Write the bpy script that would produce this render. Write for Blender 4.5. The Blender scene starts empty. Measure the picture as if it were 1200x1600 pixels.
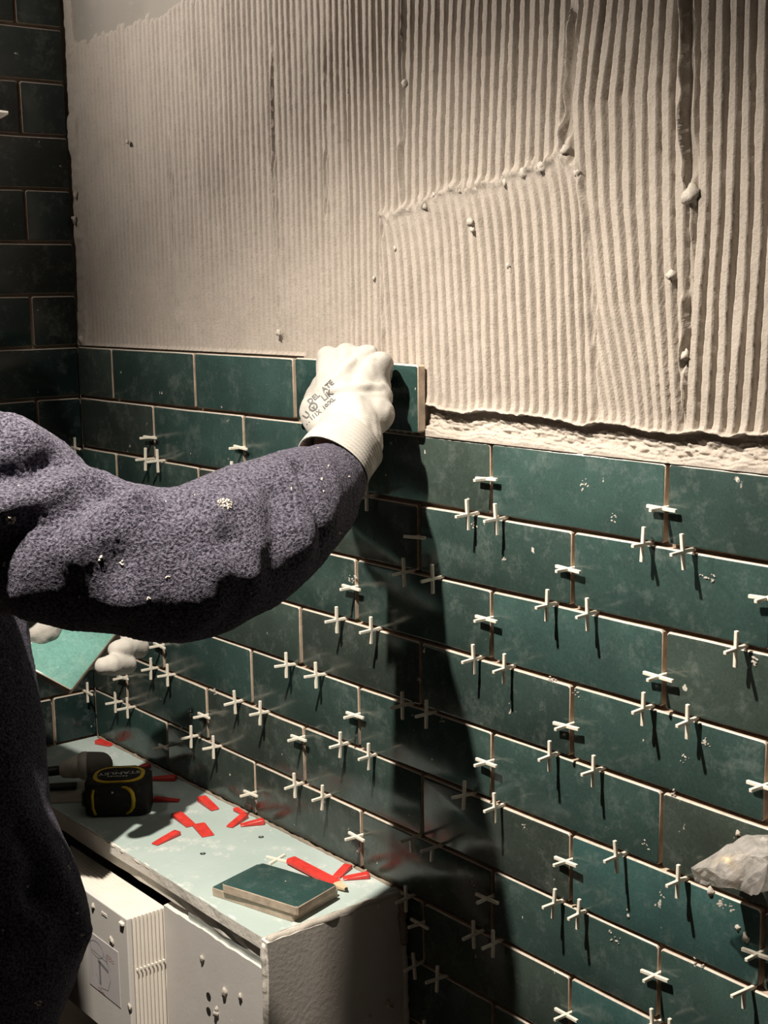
import bpy, bmesh, math, random
import numpy as np
from mathutils import Vector, Matrix, noise
from mathutils.bvhtree import BVHTree

random.seed(4)
RNG = np.random.RandomState(4)
scn = bpy.context.scene
COL = scn.collection

# ------------------------------------------------------------------ camera, light, exposure
FPX = 2192.256
CAM = Vector((1.75139, -0.87553, 1.57358))
RX = Vector((0.6255663, 0.7800075, -0.0159719))
RY = Vector((0.1142628, -0.1118519, -0.9871338))
RZ = Vector((-0.7717583, 0.6156927, -0.1590966))
cd = bpy.data.cameras.new('camera')
cam = bpy.data.objects.new('camera', cd); COL.objects.link(cam)
cd.sensor_fit = 'VERTICAL'; cd.sensor_height = 36.0; cd.lens = FPX / 1600.0 * 36.0
cd.clip_start = 0.02
cam.matrix_world = Matrix(((RX.x, -RY.x, -RZ.x, CAM.x), (RX.y, -RY.y, -RZ.y, CAM.y),
                           (RX.z, -RY.z, -RZ.z, CAM.z), (0, 0, 0, 1)))
scn.camera = cam

w = bpy.data.worlds.new('world'); scn.world = w; w.use_nodes = True
w.node_tree.nodes['Background'].inputs[0].default_value = (1.0, 0.92, 0.82, 1)
w.node_tree.nodes['Background'].inputs[1].default_value = 0.007

LAMP = Vector((0.85, -0.54, 2.10))
ld = bpy.data.lights.new('downlight', 'SPOT'); lo = bpy.data.objects.new('downlight', ld); COL.objects.link(lo)
lo.location = LAMP; ld.energy = 116.0; ld.color = (1.0, 0.895, 0.765)
ld.shadow_soft_size = 0.012; ld.spot_size = math.radians(127); ld.spot_blend = 0.92
l2 = bpy.data.lights.new('second_downlight', 'SPOT'); l2o = bpy.data.objects.new('second_downlight', l2); COL.objects.link(l2o)
l2o.location = (0.12, -0.60, 2.10); l2.energy = 30.0; l2.color = (1.0, 0.91, 0.82); l2.shadow_soft_size = 0.012
l2.spot_size = math.radians(150); l2.spot_blend = 1.0
l2o.rotation_euler = (Vector((0.85, 0.0, 2.05)) - l2o.location).to_track_quat('-Z', 'Y').to_euler()

vs = scn.view_settings
scn.display_settings.display_device = 'sRGB'
vs.view_transform = 'Standard'; vs.look = 'None'; vs.gamma = 1.0; vs.use_curve_mapping = False
vs.exposure = 0.0

def at(px, py, dep):
    """the point `dep` metres deep along the view, seen at pixel (px, py)"""
    return CAM + RX * ((px - 600) / FPX * dep) + RY * ((py - 800) / FPX * dep) + RZ * dep
def ray(px, py):
    return (RX * ((px - 600) / FPX) + RY * ((py - 800) / FPX) + RZ).normalized()
def hit(px, py, ax, v):
    d = ray(px, py); return CAM + d * ((v - CAM[ax]) / d[ax])

# ------------------------------------------------------------------ materials
class NT:
    def __init__(s, name):
        s.m = bpy.data.materials.new(name); s.m.use_nodes = True
        s.t = s.m.node_tree; s.b = s.t.nodes['Principled BSDF']
    def n(s, kind, **kw):
        x = s.t.nodes.new(kind)
        for k, v in kw.items():
            if hasattr(x, k): setattr(x, k, v)
            else: x.inputs[k.replace('_', ' ')].default_value = v
        return x
    def l(s, a, b): s.t.links.new(a, b)
    def coord(s, kind='Object', jitter=False):
        tc = s.n('ShaderNodeTexCoord')
        o = tc.outputs[kind]
        if jitter:
            oi = s.n('ShaderNodeObjectInfo'); mu = s.n('ShaderNodeMath', operation='MULTIPLY')
            mu.inputs[1].default_value = 37.0; s.l(oi.outputs['Random'], mu.inputs[0])
            ad = s.n('ShaderNodeVectorMath', operation='ADD'); s.l(o, ad.inputs[0]); s.l(mu.outputs[0], ad.inputs[1])
            o = ad.outputs[0]
        return o
    def noise(s, co, scale, detail=4, rough=0.55):
        x = s.n('ShaderNodeTexNoise'); x.inputs['Scale'].default_value = scale
        x.inputs['Detail'].default_value = detail; x.inputs['Roughness'].default_value = rough
        s.l(co, x.inputs['Vector']); return x.outputs['Fac']
    def ramp(s, fac, stops):
        r = s.n('ShaderNodeValToRGB'); e = r.color_ramp.elements
        while len(e) < len(stops): e.new(0.5)
        for el, (p, c) in zip(e, stops):
            el.position = p; el.color = (c, c, c, 1) if not isinstance(c, tuple) else (*c, 1)
        s.l(fac, r.inputs[0]); return r.outputs[0]
    def mix(s, fac, a, b, mode='MIX'):
        x = s.n('ShaderNodeMix', data_type='RGBA', blend_type=mode)
        for sock, v in ((x.inputs[0], fac), (x.inputs[6], a), (x.inputs[7], b)):
            if hasattr(v, 'is_linked') or hasattr(v, 'links'): s.l(v, sock)
            elif isinstance(v, tuple): sock.default_value = (*v, 1)
            else: sock.default_value = v
        return x.outputs[2]
    def bump(s, h, strength, dist, prev=None):
        b = s.n('ShaderNodeBump'); b.inputs['Strength'].default_value = strength; b.inputs['Distance'].default_value = dist
        s.l(h, b.inputs['Height'])
        if prev is not None: s.l(prev, b.inputs['Normal'])
        return b.outputs[0]
    def out(s, color=None, rough=None, normal=None, **kw):
        for k, v in (('Base Color', color), ('Roughness', rough), ('Normal', normal)):
            if v is None: continue
            if hasattr(v, 'links'): s.l(v, s.b.inputs[k])
            elif isinstance(v, tuple): s.b.inputs[k].default_value = (*v, 1)
            else: s.b.inputs[k].default_value = v
        for k, v in kw.items():
            s.b.inputs[k.replace('_', ' ')].default_value = (*v, 1) if isinstance(v, tuple) else v
        return s.m

def m_simple(name, color, rough=0.5, var=0.15, scale=60, bump=0.0, bscale=300, bdist=0.0005, **kw):
    s = NT(name); co = s.coord(jitter=True)
    n = s.noise(co, scale)
    lo_, hi_ = tuple(c * (1 - var) for c in color), tuple(min(1, c * (1 + var)) for c in color)
    c = s.ramp(n, [(0.3, lo_), (0.7, hi_)])
    nn = s.bump(s.noise(co, bscale, 3), bump, bdist) if bump else None
    return s.out(c, rough, nn, **kw)

def m_glaze():
    s = NT('green_glaze'); co = s.coord(jitter=True)
    oi = s.n('ShaderNodeObjectInfo')
    cloud = s.ramp(s.noise(co, 16, 5, 0.6), [(0.3, 0.80), (0.7, 1.20)])
    base = s.mix(1.0, oi.outputs['Color'], cloud, 'MULTIPLY')
    grain = s.ramp(s.noise(co, 420, 3, 0.6), [(0.3, 0.85), (0.7, 1.15)])
    base = s.mix(1.0, base, grain, 'MULTIPLY')
    dust = s.ramp(s.noise(co, 34, 10, 0.80), [(0.52, 0.01), (0.84, 0.32)])
    base = s.mix(dust, base, (0.42, 0.46, 0.43))
    sp = s.ramp(s.noise(co, 75, 3, 0.5), [(0.735, 0.0), (0.76, 0.75)])
    base = s.mix(sp, base, (0.72, 0.68, 0.6))
    ro = s.ramp(s.noise(co, 22, 6, 0.65), [(0.35, 0.13), (0.75, 0.34)])
    b1 = s.bump(s.noise(co, 38, 2, 0.4), 0.10, 0.002)
    b2 = s.bump(s.noise(co, 500, 2, 0.5), 0.10, 0.0003, b1)
    return s.out(base, ro, b2, Specular_IOR_Level=0.42)

def m_adhesive(name='tile_adhesive', c0=(0.40, 0.357, 0.312), c1=(0.475, 0.427, 0.375)):
    s = NT(name); co = s.coord()
    c = s.ramp(s.noise(co, 18, 8, 0.65), [(0.3, c0), (0.7, c1)])
    pit = s.ramp(s.noise(co, 700, 2, 0.5), [(0.30, 0.72), (0.42, 1.0)])
    c = s.mix(1.0, c, pit, 'MULTIPLY')
    b1 = s.bump(s.noise(co, 420, 4, 0.65), 0.5, 0.0014)
    return s.out(c, 0.85, b1, Specular_IOR_Level=0.25)

def m_fleece(name, c0, c1, speck=True):
    s = NT(name); co = s.coord()
    pile = s.noise(co, 430, 3, 0.62)
    c = s.ramp(pile, [(0.36, c0), (0.66, c1)])
    if speck:
        sp = s.ramp(s.noise(co, 170, 2, 0.5), [(0.735, 0.0), (0.755, 0.9)])
        where = s.ramp(s.noise(co, 14, 3, 0.5), [(0.50, 0.0), (0.62, 1.0)])
        f = s.mix(1.0, sp, where, 'MULTIPLY')
        c = s.mix(f, c, (0.75, 0.72, 0.66))
    b = s.bump(pile, 1.0, 0.0042)
    s.b.inputs['Sheen Weight'].default_value = 0.08
    s.b.inputs['Sheen Roughness'].default_value = 0.45
    s.b.inputs['Sheen Tint'].default_value = (0.75, 0.72, 0.95, 1)
    return s.out(c, 0.95, b, Specular_IOR_Level=0.1)

def m_knit(name, col):
    s = NT(name); co = s.coord()
    c = s.ramp(s.noise(co, 26, 5), [(0.3, tuple(v * 0.86 for v in col)), (0.65, col)])
    wv = s.n('ShaderNodeTexWave', wave_type='BANDS', bands_direction='Z'); wv.inputs['Scale'].default_value = 240
    wv.inputs['Distortion'].default_value = 1.5; wv.inputs['Detail'].default_value = 1; s.l(co, wv.inputs['Vector'])
    b0 = s.bump(wv.outputs['Fac'], 0.16, 0.001)
    b1 = s.bump(s.noise(co, 480, 3), 0.25, 0.001, b0)
    return s.out(c, 0.9, b1, Sheen_Weight=0.1, Specular_IOR_Level=0.15)

def m_plaster(name, c0, c1, smear=(0.75, 0.74, 0.68), amount=0.5, sc=24, bs=0.35):
    s = NT(name); co = s.coord()
    c = s.ramp(s.noise(co, 9, 6), [(0.3, c0), (0.7, c1)])
    sm = s.ramp(s.noise(co, sc, 9, 0.72), [(0.56, 0.0), (0.68, amount)])
    c = s.mix(sm, c, smear)
    dots = s.ramp(s.noise(co, 120, 3), [(0.72, 0.0), (0.75, 0.8)])
    c = s.mix(dots, c, (0.8, 0.8, 0.76))
    b = s.bump(s.noise(co, 190, 5, 0.6), bs, 0.0012)
    return s.out(c, 0.8, b, Specular_IOR_Level=0.25)

M = {}
M['glaze'] = m_glaze()
M['bisque'] = m_simple('tile_body', (0.46, 0.37, 0.29), 0.85, 0.22, 90, 0.4, 500)
M['tile_edge'] = m_simple('pale_lit_glaze_edge', (0.56, 0.51, 0.45), 0.4, 0.15, 200)  # pale glaze on top bevels only, with their lit line painted in
M['adhesive'] = m_adhesive()
M['wet_adhesive'] = m_adhesive('adhesive_smear', (0.46, 0.425, 0.375), (0.56, 0.52, 0.465))
M['joint'] = m_adhesive('joint_bed', (0.22, 0.18, 0.14), (0.36, 0.30, 0.24))
M['wall'] = m_plaster('wall_plaster', (0.28, 0.26, 0.23), (0.34, 0.315, 0.28), (0.4, 0.37, 0.33), 0.4)
M['room'] = m_plaster('room_plaster', (0.09, 0.085, 0.08), (0.12, 0.115, 0.105), (0.16, 0.15, 0.14), 0.4)
M['floor'] = m_plaster('floor_screed', (0.10, 0.09, 0.08), (0.16, 0.14, 0.12), (0.3, 0.28, 0.25), 0.4)
M['board_green'] = m_plaster('moisture_board_paper', (0.37, 0.46, 0.44), (0.44, 0.53, 0.51), (0.66, 0.68, 0.65), 0.8, 26)
M['board_grey'] = m_plaster('grey_board_paper', (0.60, 0.58, 0.56), (0.67, 0.65, 0.63), (0.76, 0.74, 0.71), 0.3, 30, 0.12)
M['board_edge'] = m_plaster('gypsum_edge', (0.66, 0.63, 0.58), (0.80, 0.77, 0.71), (0.55, 0.52, 0.47), 0.6, 60, 0.7)
M['render'] = m_plaster('grey_render', (0.50, 0.465, 0.43), (0.57, 0.535, 0.50), (0.68, 0.65, 0.60), 0.2, 40, 0.35)
M['metal_profile'] = m_simple('galvanised_profile', (0.42, 0.46, 0.45), 0.4, 0.2, 70, Metallic=0.6)
M['spacer'] = m_simple('spacer_plastic', (0.80, 0.76, 0.66), 0.45, 0.06, 200)
M['wedge'] = m_simple('red_plastic', (0.62, 0.045, 0.035), 0.4, 0.2, 120)
M['white_plastic'] = m_simple('white_plastic', (0.80, 0.76, 0.69), 0.5, 0.05, 40)
M['panel_plastic'] = m_plaster('panel_plastic', (0.68, 0.66, 0.63), (0.73, 0.71, 0.68), (0.8, 0.78, 0.75), 0.35, 30, 0.1)
M['paper'] = m_simple('sticker_paper', (0.62, 0.60, 0.61), 0.6, 0.03, 40)
M['ink'] = m_simple('grey_ink', (0.27, 0.26, 0.30), 0.7, 0.1)
M['ink_red'] = m_simple('red_ink', (0.52, 0.24, 0.22), 0.7, 0.1)
M['print'] = m_simple('glove_print', (0.10, 0.10, 0.10), 0.8, 0.25, 300)
M['black_rubber'] = m_plaster('black_rubber', (0.014, 0.014, 0.014), (0.028, 0.028, 0.027), (0.16, 0.15, 0.14), 0.35, 60, 0.3)
M['yellow'] = m_simple('yellow_plastic', (0.62, 0.42, 0.02), 0.45, 0.2, 120)
M['blade'] = m_simple('dusty_steel', (0.52, 0.47, 0.40), 0.35, 0.25, 50, Metallic=0.55)
M['dark_grip'] = m_plaster('dusty_grip', (0.16, 0.14, 0.12), (0.26, 0.24, 0.21), (0.5, 0.47, 0.43), 0.5, 40, 0.3)
M['pale_grip'] = m_simple('pale_ferrule', (0.55, 0.52, 0.46), 0.6, 0.2, 80)
M['black'] = m_simple('black_plastic_and_hollows', (0.01, 0.01, 0.01), 0.5, 0.2)  # also paints the dark of holes and of the hollow ledge
M['wood'] = m_simple('bare_wood', (0.62, 0.47, 0.30), 0.7, 0.2, 150)
M['brass'] = m_simple('brass', (0.62, 0.42, 0.13), 0.35, 0.3, 80, Metallic=0.8)
M['fleece'] = m_fleece('navy_fleece', (0.008, 0.0078, 0.013), (0.130, 0.122, 0.160))
M['trouser'] = m_fleece('dark_trouser', (0.010, 0.010, 0.014), (0.022, 0.022, 0.028))
M['knit'] = m_knit('white_knit', (0.39, 0.374, 0.345))
M['cap'] = m_knit('white_cap', (0.78, 0.76, 0.72))
M['skin'] = m_simple('skin', (0.50, 0.29, 0.19), 0.55, 0.1, 40, 0.15, 400, Subsurface_Weight=0.1, Subsurface_Scale=0.01)
M['hair'] = m_simple('dark_hair', (0.02, 0.016, 0.012), 0.6, 0.3, 200)
M['eye'] = m_simple('eye', (0.6, 0.58, 0.55), 0.2, 0.02)
s_ = NT('clear_film'); co_ = s_.coord()
bmp_ = s_.bump(s_.noise(co_, 120, 5), 0.6, 0.003)
df_, tl_, gy_, tp_ = s_.n('ShaderNodeBsdfDiffuse'), s_.n('ShaderNodeBsdfTranslucent'), s_.n('ShaderNodeBsdfGlossy'), s_.n('ShaderNodeBsdfTransparent')
for x_ in (df_, tl_): x_.inputs['Color'].default_value = (0.92, 0.88, 0.85, 1)
gy_.inputs['Roughness'].default_value = 0.12
for x_ in (df_, tl_, gy_): s_.l(bmp_, x_.inputs['Normal'])
def mx_(f, a, b):
    x = s_.n('ShaderNodeMixShader')
    if hasattr(f, 'links'): s_.l(f, x.inputs[0])
    else: x.inputs[0].default_value = f
    s_.l(a.outputs[0], x.inputs[1]); s_.l(b.outputs[0], x.inputs[2]); return x
body_ = mx_(0.22, mx_(0.5, df_, tl_), gy_)
M['film'] = s_.m
s_.l(mx_(s_.ramp(s_.noise(co_, 60, 6, 0.6), [(0.35, 0.52), (0.7, 0.90)]), tp_, body_).outputs[0], s_.t.nodes['Material Output'].inputs['Surface'])

# ------------------------------------------------------------------ helpers
def link(name, me, mats=None, parent=None):
    o = bpy.data.objects.new(name, me); COL.objects.link(o)
    if mats is not None:
        for mm in (mats if isinstance(mats, (list, tuple)) else [mats]): me.materials.append(mm)
    if parent: o.parent = parent
    return o
def bm_obj(name, bm, mats=None, parent=None, smooth=False):
    bmesh.ops.recalc_face_normals(bm, faces=bm.faces)
    me = bpy.data.meshes.new(name); bm.to_mesh(me); bm.free()
    if smooth: me.polygons.foreach_set('use_smooth', [True] * len(me.polygons))
    return link(name, me, mats, parent)
def tag(o, label=None, cat=None, group=None, kind=None):
    if label: o['label'] = label
    if cat: o['category'] = cat
    if group: o['group'] = group
    if kind: o['kind'] = kind
    return o
def empty(name, loc=(0, 0, 0)):
    o = bpy.data.objects.new(name, None); COL.objects.link(o); o.location = loc; o.empty_display_size = 0.02
    return o
def box(bm, lo_, hi_, bevel=0.0, seg=1, mat=0, jitter=0.0):
    r = bmesh.ops.create_cube(bm, size=1.0); vs_ = r['verts']
    lo_, hi_ = Vector(lo_), Vector(hi_)
    for v in vs_:
        v.co = Vector([(lo_[i] + hi_[i]) / 2 + v.co[i] * (hi_[i] - lo_[i]) for i in range(3)])
        if jitter: v.co += Vector([random.uniform(-jitter, jitter) for _ in range(3)])
    fs = set(f for v in vs_ for f in v.link_faces)
    for f in fs: f.material_index = mat
    if bevel:
        es = list(set(e for v in vs_ for e in v.link_edges))
        bmesh.ops.bevel(bm, geom=es, offset=bevel, segments=seg, affect='EDGES', profile=0.5)
def tube(bm, pts, rad, n=10, cap=True, mat=0):
    rings = []
    pts = [Vector(p) for p in pts]
    up = Vector((0.13, 0.21, 0.97))
    for i, p in enumerate(pts):
        d = (pts[min(i + 1, len(pts) - 1)] - pts[max(i - 1, 0)]).normalized()
        a = d.cross(up)
        if a.length < 1e-3: a = d.cross(Vector((1, 0, 0)))
        a.normalize(); b = d.cross(a); r = rad[i] if isinstance(rad, (list, tuple)) else rad
        rings.append([bm.verts.new(p + (a * math.cos(t) + b * math.sin(t)) * r) for t in [2 * math.pi * k / n for k in range(n)]])
    for r0, r1 in zip(rings, rings[1:]):
        for k in range(n):
            f = bm.faces.new((r0[k], r0[(k + 1) % n], r1[(k + 1) % n], r1[k])); f.material_index = mat
    if cap:
        bm.faces.new(rings[0][::-1]).material_index = mat; bm.faces.new(rings[-1]).material_index = mat
def prism(bm, poly, z0, z1, bevel=0.0, seg=2, mat=0):
    lo_ = [bm.verts.new((x, y, z0)) for x, y in poly]; hi_ = [bm.verts.new((x, y, z1)) for x, y in poly]
    n = len(poly); fs = [bm.faces.new(lo_[::-1]), bm.faces.new(hi_)]
    for k in range(n): fs.append(bm.faces.new((lo_[k], lo_[(k + 1) % n], hi_[(k + 1) % n], hi_[k])))
    for f in fs: f.material_index = mat
    if bevel:
        es = [e for e in set(e for f in fs[:2] for e in f.edges)]
        bmesh.ops.bevel(bm, geom=es, offset=bevel, segments=seg, affect='EDGES', profile=0.5)
def capsules(bm, segs, div=2):
    """each seg (p0, r0, p1, r1): a closed tapered capsule"""
    n, h = (12, 3) if div == 2 else (20, 5)
    for p0, r0, p1, r1 in segs:
        p0, p1 = Vector(p0), Vector(p1); d = p1 - p0
        d = d.normalized() if d.length > 1e-6 else Vector((0, 0, 1))
        a = d.cross(Vector((0.31, 0.17, 0.93)));
        if a.length < 1e-3: a = d.cross(Vector((1, 0, 0)))
        a.normalize(); b = d.cross(a); rings = []
        prof = [(p0, r0, -math.pi / 2 + math.pi / 2 * i / h) for i in range(1, h + 1)] + [(p1, r1, math.pi / 2 * i / h) for i in range(0, h)]
        for p, r, t in prof:
            rings.append([bm.verts.new(p + d * (r * math.sin(t)) + (a * math.cos(k) + b * math.sin(k)) * (r * math.cos(t))) for k in [2 * math.pi * j / n for j in range(n)]])
        for q, r in zip(rings, rings[1:]):
            for k in range(n): bm.faces.new((q[k], q[(k + 1) % n], r[(k + 1) % n], r[k]))
        t0, t1 = bm.verts.new(p0 - d * r0), bm.verts.new(p1 + d * r1)
        for k in range(n):
            bm.faces.new((t0, rings[0][(k + 1) % n], rings[0][k])); bm.faces.new((t1, rings[-1][k], rings[-1][(k + 1) % n]))
def chain(pts):
    return [(a[0], a[1], b[0], b[1]) for a, b in zip(pts, pts[1:])]
def voxel_mesh(name, bm, voxel, smooth=4):
    me = bpy.data.meshes.new('tmp'); bm.to_mesh(me); bm.free()
    o = bpy.data.objects.new('tmp', me); COL.objects.link(o)
    r = o.modifiers.new('r', 'REMESH'); r.mode = 'VOXEL'; r.voxel_size = voxel; r.use_smooth_shade = True
    if smooth:
        s = o.modifiers.new('s', 'SMOOTH'); s.iterations = smooth; s.factor = 0.5
    dg = bpy.context.evaluated_depsgraph_get(); dg.update()
    out = bpy.data.meshes.new_from_object(o.evaluated_get(dg)); out.name = name
    bpy.data.objects.remove(o); bpy.data.meshes.remove(me)
    return out
def get_co(me):
    a = np.empty(len(me.vertices) * 3, np.float32); me.vertices.foreach_get('co', a); return a.reshape(-1, 3)
def get_no(me):
    a = np.empty(len(me.vertices) * 3, np.float32); me.vertices.foreach_get('normal', a); return a.reshape(-1, 3)
def set_co(me, a):
    me.vertices.foreach_set('co', a.astype(np.float32).ravel()); me.update()
def bvh_of(me):
    co = [Vector(c) for c in get_co(me)]
    return BVHTree.FromPolygons(co, [tuple(p.vertices) for p in me.polygons])
def folds(me, lines):
    """lines: (pixel polyline, amplitude in m, width in m); push the cloth in or out along creases seen there"""
    bv = bvh_of(me); co = get_co(me); no = get_no(me); d = np.zeros(len(co))
    for poly, amp, wid in lines:
        P = []
        for (x0, y0), (x1, y1) in zip(poly, poly[1:]):
            k = max(2, int(math.hypot(x1 - x0, y1 - y0) / 5))
            for i in range(k):
                t = i / k; h = bv.ray_cast(CAM, ray(x0 + (x1 - x0) * t, y0 + (y1 - y0) * t))
                if h[0] is not None: P.append((h[0], min(1.0, 0.35 + 2.2 * min(len(P), 9) / 10)))
        if not P: continue
        A = np.array([p[0] for p in P]); c = A.mean(0); R = np.abs(A - c).max() + 4 * wid
        idx = np.where((np.abs(co - c) < R).all(1))[0]
        q = ((co[idx][:, None, :] - A[None]) ** 2).sum(2).min(1)
        n_ = len(A); 
        d[idx] += amp * np.exp(-q / (wid * wid))
    set_co(me, co + no * d[:, None])
def relax(me, it):
    n = len(me.vertices); e = np.empty(len(me.edges) * 2, np.int32); me.edges.foreach_get('vertices', e); e = e.reshape(-1, 2)
    deg = np.bincount(e.ravel(), minlength=n)[:, None]; co = get_co(me).astype(np.float64)
    for _ in range(it):
        acc = np.stack([np.bincount(e[:, 0], co[e[:, 1], k], n) + np.bincount(e[:, 1], co[e[:, 0], k], n) for k in range(3)], 1)
        co = 0.5 * co + 0.5 * acc / np.maximum(deg, 1)
    set_co(me, co)
def fbm(co, scale, seed=0.0, oct_=3):
    return np.array([noise.fractal(Vector((c[0] * scale + seed, c[1] * scale, c[2] * scale)), 1.0, 2.0, oct_) for c in co.tolist()])
# smooth value noise on a grid, vectorised
def vnoise(x, y, seed=0):
    xi, yi = np.floor(x).astype(int), np.floor(y).astype(int); fx, fy = x - xi, y - yi
    fx, fy = fx * fx * (3 - 2 * fx), fy * fy * (3 - 2 * fy)
    def hsh(a, b):
        v = np.sin(a * 127.1 + b * 311.7 + seed * 74.7) * 43758.5453; return v - np.floor(v)
    return ((hsh(xi, yi) * (1 - fx) + hsh(xi + 1, yi) * fx) * (1 - fy) + (hsh(xi, yi + 1) * (1 - fx) + hsh(xi + 1, yi + 1) * fx) * fy) * 2 - 1
def sstep(a, b, x):
    t = np.clip((x - a) / (b - a), 0, 1); return t * t * (3 - 2 * t)

# ------------------------------------------------------------------ the setting
PZ, PX, ZT, X0 = 0.069, 0.207, 1.50, 0.81243
GZ, GX, TH, LX = 0.0040, 0.0042, 0.009, -0.010
def struct(name, lo_, hi_, mat):
    bm = bmesh.new(); box(bm, lo_, hi_); return tag(bm_obj(name, bm, mat), kind='structure')
wall_back = struct('wall_back', (-0.12, 0.0098, 0), (2.7, 0.11, 2.16), M['wall'])
wall_left = struct('wall_left', (-0.12, -2.0, 0), (LX - TH - 0.0008, 0.0098, 2.16), M['joint'])
struct('floor', (-0.12, -2.0, -0.1), (2.7, 0.11, 0), M['floor'])
struct('ceiling', (-0.12, -2.0, 2.16), (2.7, 0.11, 2.26), M['room'])
struct('wall_right', (2.6, -2.0, 0), (2.7, 0.0098, 2.16), M['room'])
struct('wall_front', (-0.12, -2.1, 0), (2.7, -2.0, 2.16), M['room'])

def tile_mesh(wd, ht, th=TH, seed=0, corner=0.0018):
    """glazed face with a soft wobbly edge, bare clay sides; front at y=0, back at y=th"""
    rr = random.Random(seed); pts = []
    def side(a, b, n):
        for i in range(n):
            t = i / n; pts.append((a[0] + (b[0] - a[0]) * t, a[1] + (b[1] - a[1]) * t))
    W, H, c = wd / 2, ht / 2, corner
    ns = 5 if wd > 0.12 else 3
    side((-W + c, -H), (W - c, -H), ns); pts.append((W - c, -H)); side((W, -H + c), (W, H - c), 2); pts.append((W, H - c))
    side((W - c, H), (-W + c, H), ns); pts.append((-W + c, H)); side((-W, H - c), (-W, -H + c), 2); pts.append((-W, -H + c))
    pts2 = [(x + rr.uniform(-.0003, .0003), z + rr.uniform(-.0003, .0003)) for x, z in pts]
    bm = bmesh.new(); loops = []
    for y, ins, up in ((th, 0.0003, 0.0003), (0.0014, 0.0, 0.0), (0.0003, 0.0004, 0.0012), (0.0, 0.0012, 0.0020)):
        loops.append([bm.verts.new((x * (1 - ins / W), y, z * (1 - (up if z > H * 0.9 else ins) / H))) for x, z in pts2])
    n = len(pts2)
    for j in range(3):
        for k in range(n):
            f = bm.faces.new((loops[j][k], loops[j][(k + 1) % n], loops[j + 1][(k + 1) % n], loops[j + 1][k]))
            f.material_index = 1 if j == 0 else (2 if j == 1 and pts2[k][1] > H * 0.9 and pts2[(k + 1) % n][1] > H * 0.9 else (1 if j == 1 else 0)); f.smooth = j > 0
    bm.faces.new(loops[3]).smooth = True
    bm.faces.new(loops[0][::-1]).material_index = 1
    bmesh.ops.recalc_face_normals(bm, faces=bm.faces)
    me = bpy.data.meshes.new('tile'); bm.to_mesh(me); bm.free()
    me.materials.append(M['glaze']); me.materials.append(M['bisque']); me.materials.append(M['tile_edge'])
    return me
FULL = [tile_mesh(PX - GX, PZ - GZ, seed=i) for i in range(5)]
CACHE = {}
def glaze_col(rr, shade=None):
    pal = [(0.030, 0.056, 0.050), (0.033, 0.055, 0.048), (0.036, 0.054, 0.046), (0.031, 0.064, 0.059), (0.036, 0.050, 0.043), (0.029, 0.052, 0.047)]
    c = list(pal[rr.randrange(len(pal))]) if shade is None else list(shade)
    k = rr.uniform(0.85, 1.15); return (c[0] * k, c[1] * k, c[2] * k, 1)
TR = random.Random(11)
def add_tile(x0, x1, row, wallname, shade=None):
    """x along the wall; row 0 has its top at z = 1.5"""
    wd = x1 - x0; full = abs(wd - PX) < 0.001
    if full: me = FULL[TR.randrange(5)]
    else:
        key = round(wd, 3)
        if key not in CACHE: CACHE[key] = tile_mesh(wd - GX, PZ - GZ, seed=int(key * 1000))
        me = CACHE[key]
    o = bpy.data.objects.new('tile', me); COL.objects.link(o)
    zc = ZT - PZ * (row + 0.5); xc = (x0 + x1) / 2
    out = TR.uniform(-0.0006, 0.0006)
    if wallname == 'back':
        o.parent = wall_back; o.location = (xc, out, zc)
        o.rotation_euler = (TR.uniform(-.006, .006), TR.uniform(-.003, .003), TR.uniform(-.0025, .0025))
    else:
        o.parent = wall_left; o.location = (LX + out, -xc, zc)
        o.rotation_euler = (0, TR.uniform(-.003, .003), math.pi / 2 + TR.uniform(-.0025, .0025))
        # left wall: face looks towards +x
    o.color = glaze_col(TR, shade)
    return o
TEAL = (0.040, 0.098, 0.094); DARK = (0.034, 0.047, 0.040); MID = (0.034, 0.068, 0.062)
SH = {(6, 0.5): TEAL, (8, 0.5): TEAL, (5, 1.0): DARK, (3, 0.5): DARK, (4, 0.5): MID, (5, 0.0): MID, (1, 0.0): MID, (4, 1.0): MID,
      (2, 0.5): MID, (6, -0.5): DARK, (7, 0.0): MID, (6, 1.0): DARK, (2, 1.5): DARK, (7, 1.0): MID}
for r in range(0, 13):
    off = 0.0 if r % 2 else 0.5
    js = [X0 + PX * (k + off) for k in range(-6, 5)]
    js = [-0.0095 - GX / 2 if j < 0.02 else j for j in js]
    js = sorted(set(round(j, 5) for j in js))
    for a, b in zip(js, js[1:]):
        if a > 1.45: continue
        if r == 0 and b > 0.53: continue
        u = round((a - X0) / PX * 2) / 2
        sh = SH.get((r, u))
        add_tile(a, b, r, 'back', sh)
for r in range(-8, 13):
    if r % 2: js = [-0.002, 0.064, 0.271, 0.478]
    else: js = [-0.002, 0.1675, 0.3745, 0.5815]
    for a, b in zip(js, js[1:]): add_tile(a, b, r, 'left', [(0.007, 0.018, 0.018), (0.007, 0.014, 0.0135), (0.008, 0.022, 0.022)][TR.randrange(3)])  # glaze darkened well below the back wall's to paint in the shade
# the joints show the brownish bed behind the tiles
bm = bmesh.new()
box(bm, (LX, 0.0086, 0.60), (1.6, 0.0097, 1.4305)); box(bm, (LX, 0.0086, 1.4305), (0.516, 0.0097, 1.4985))
bm_obj('joint_bed', bm, M['joint'], wall_back)

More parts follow.
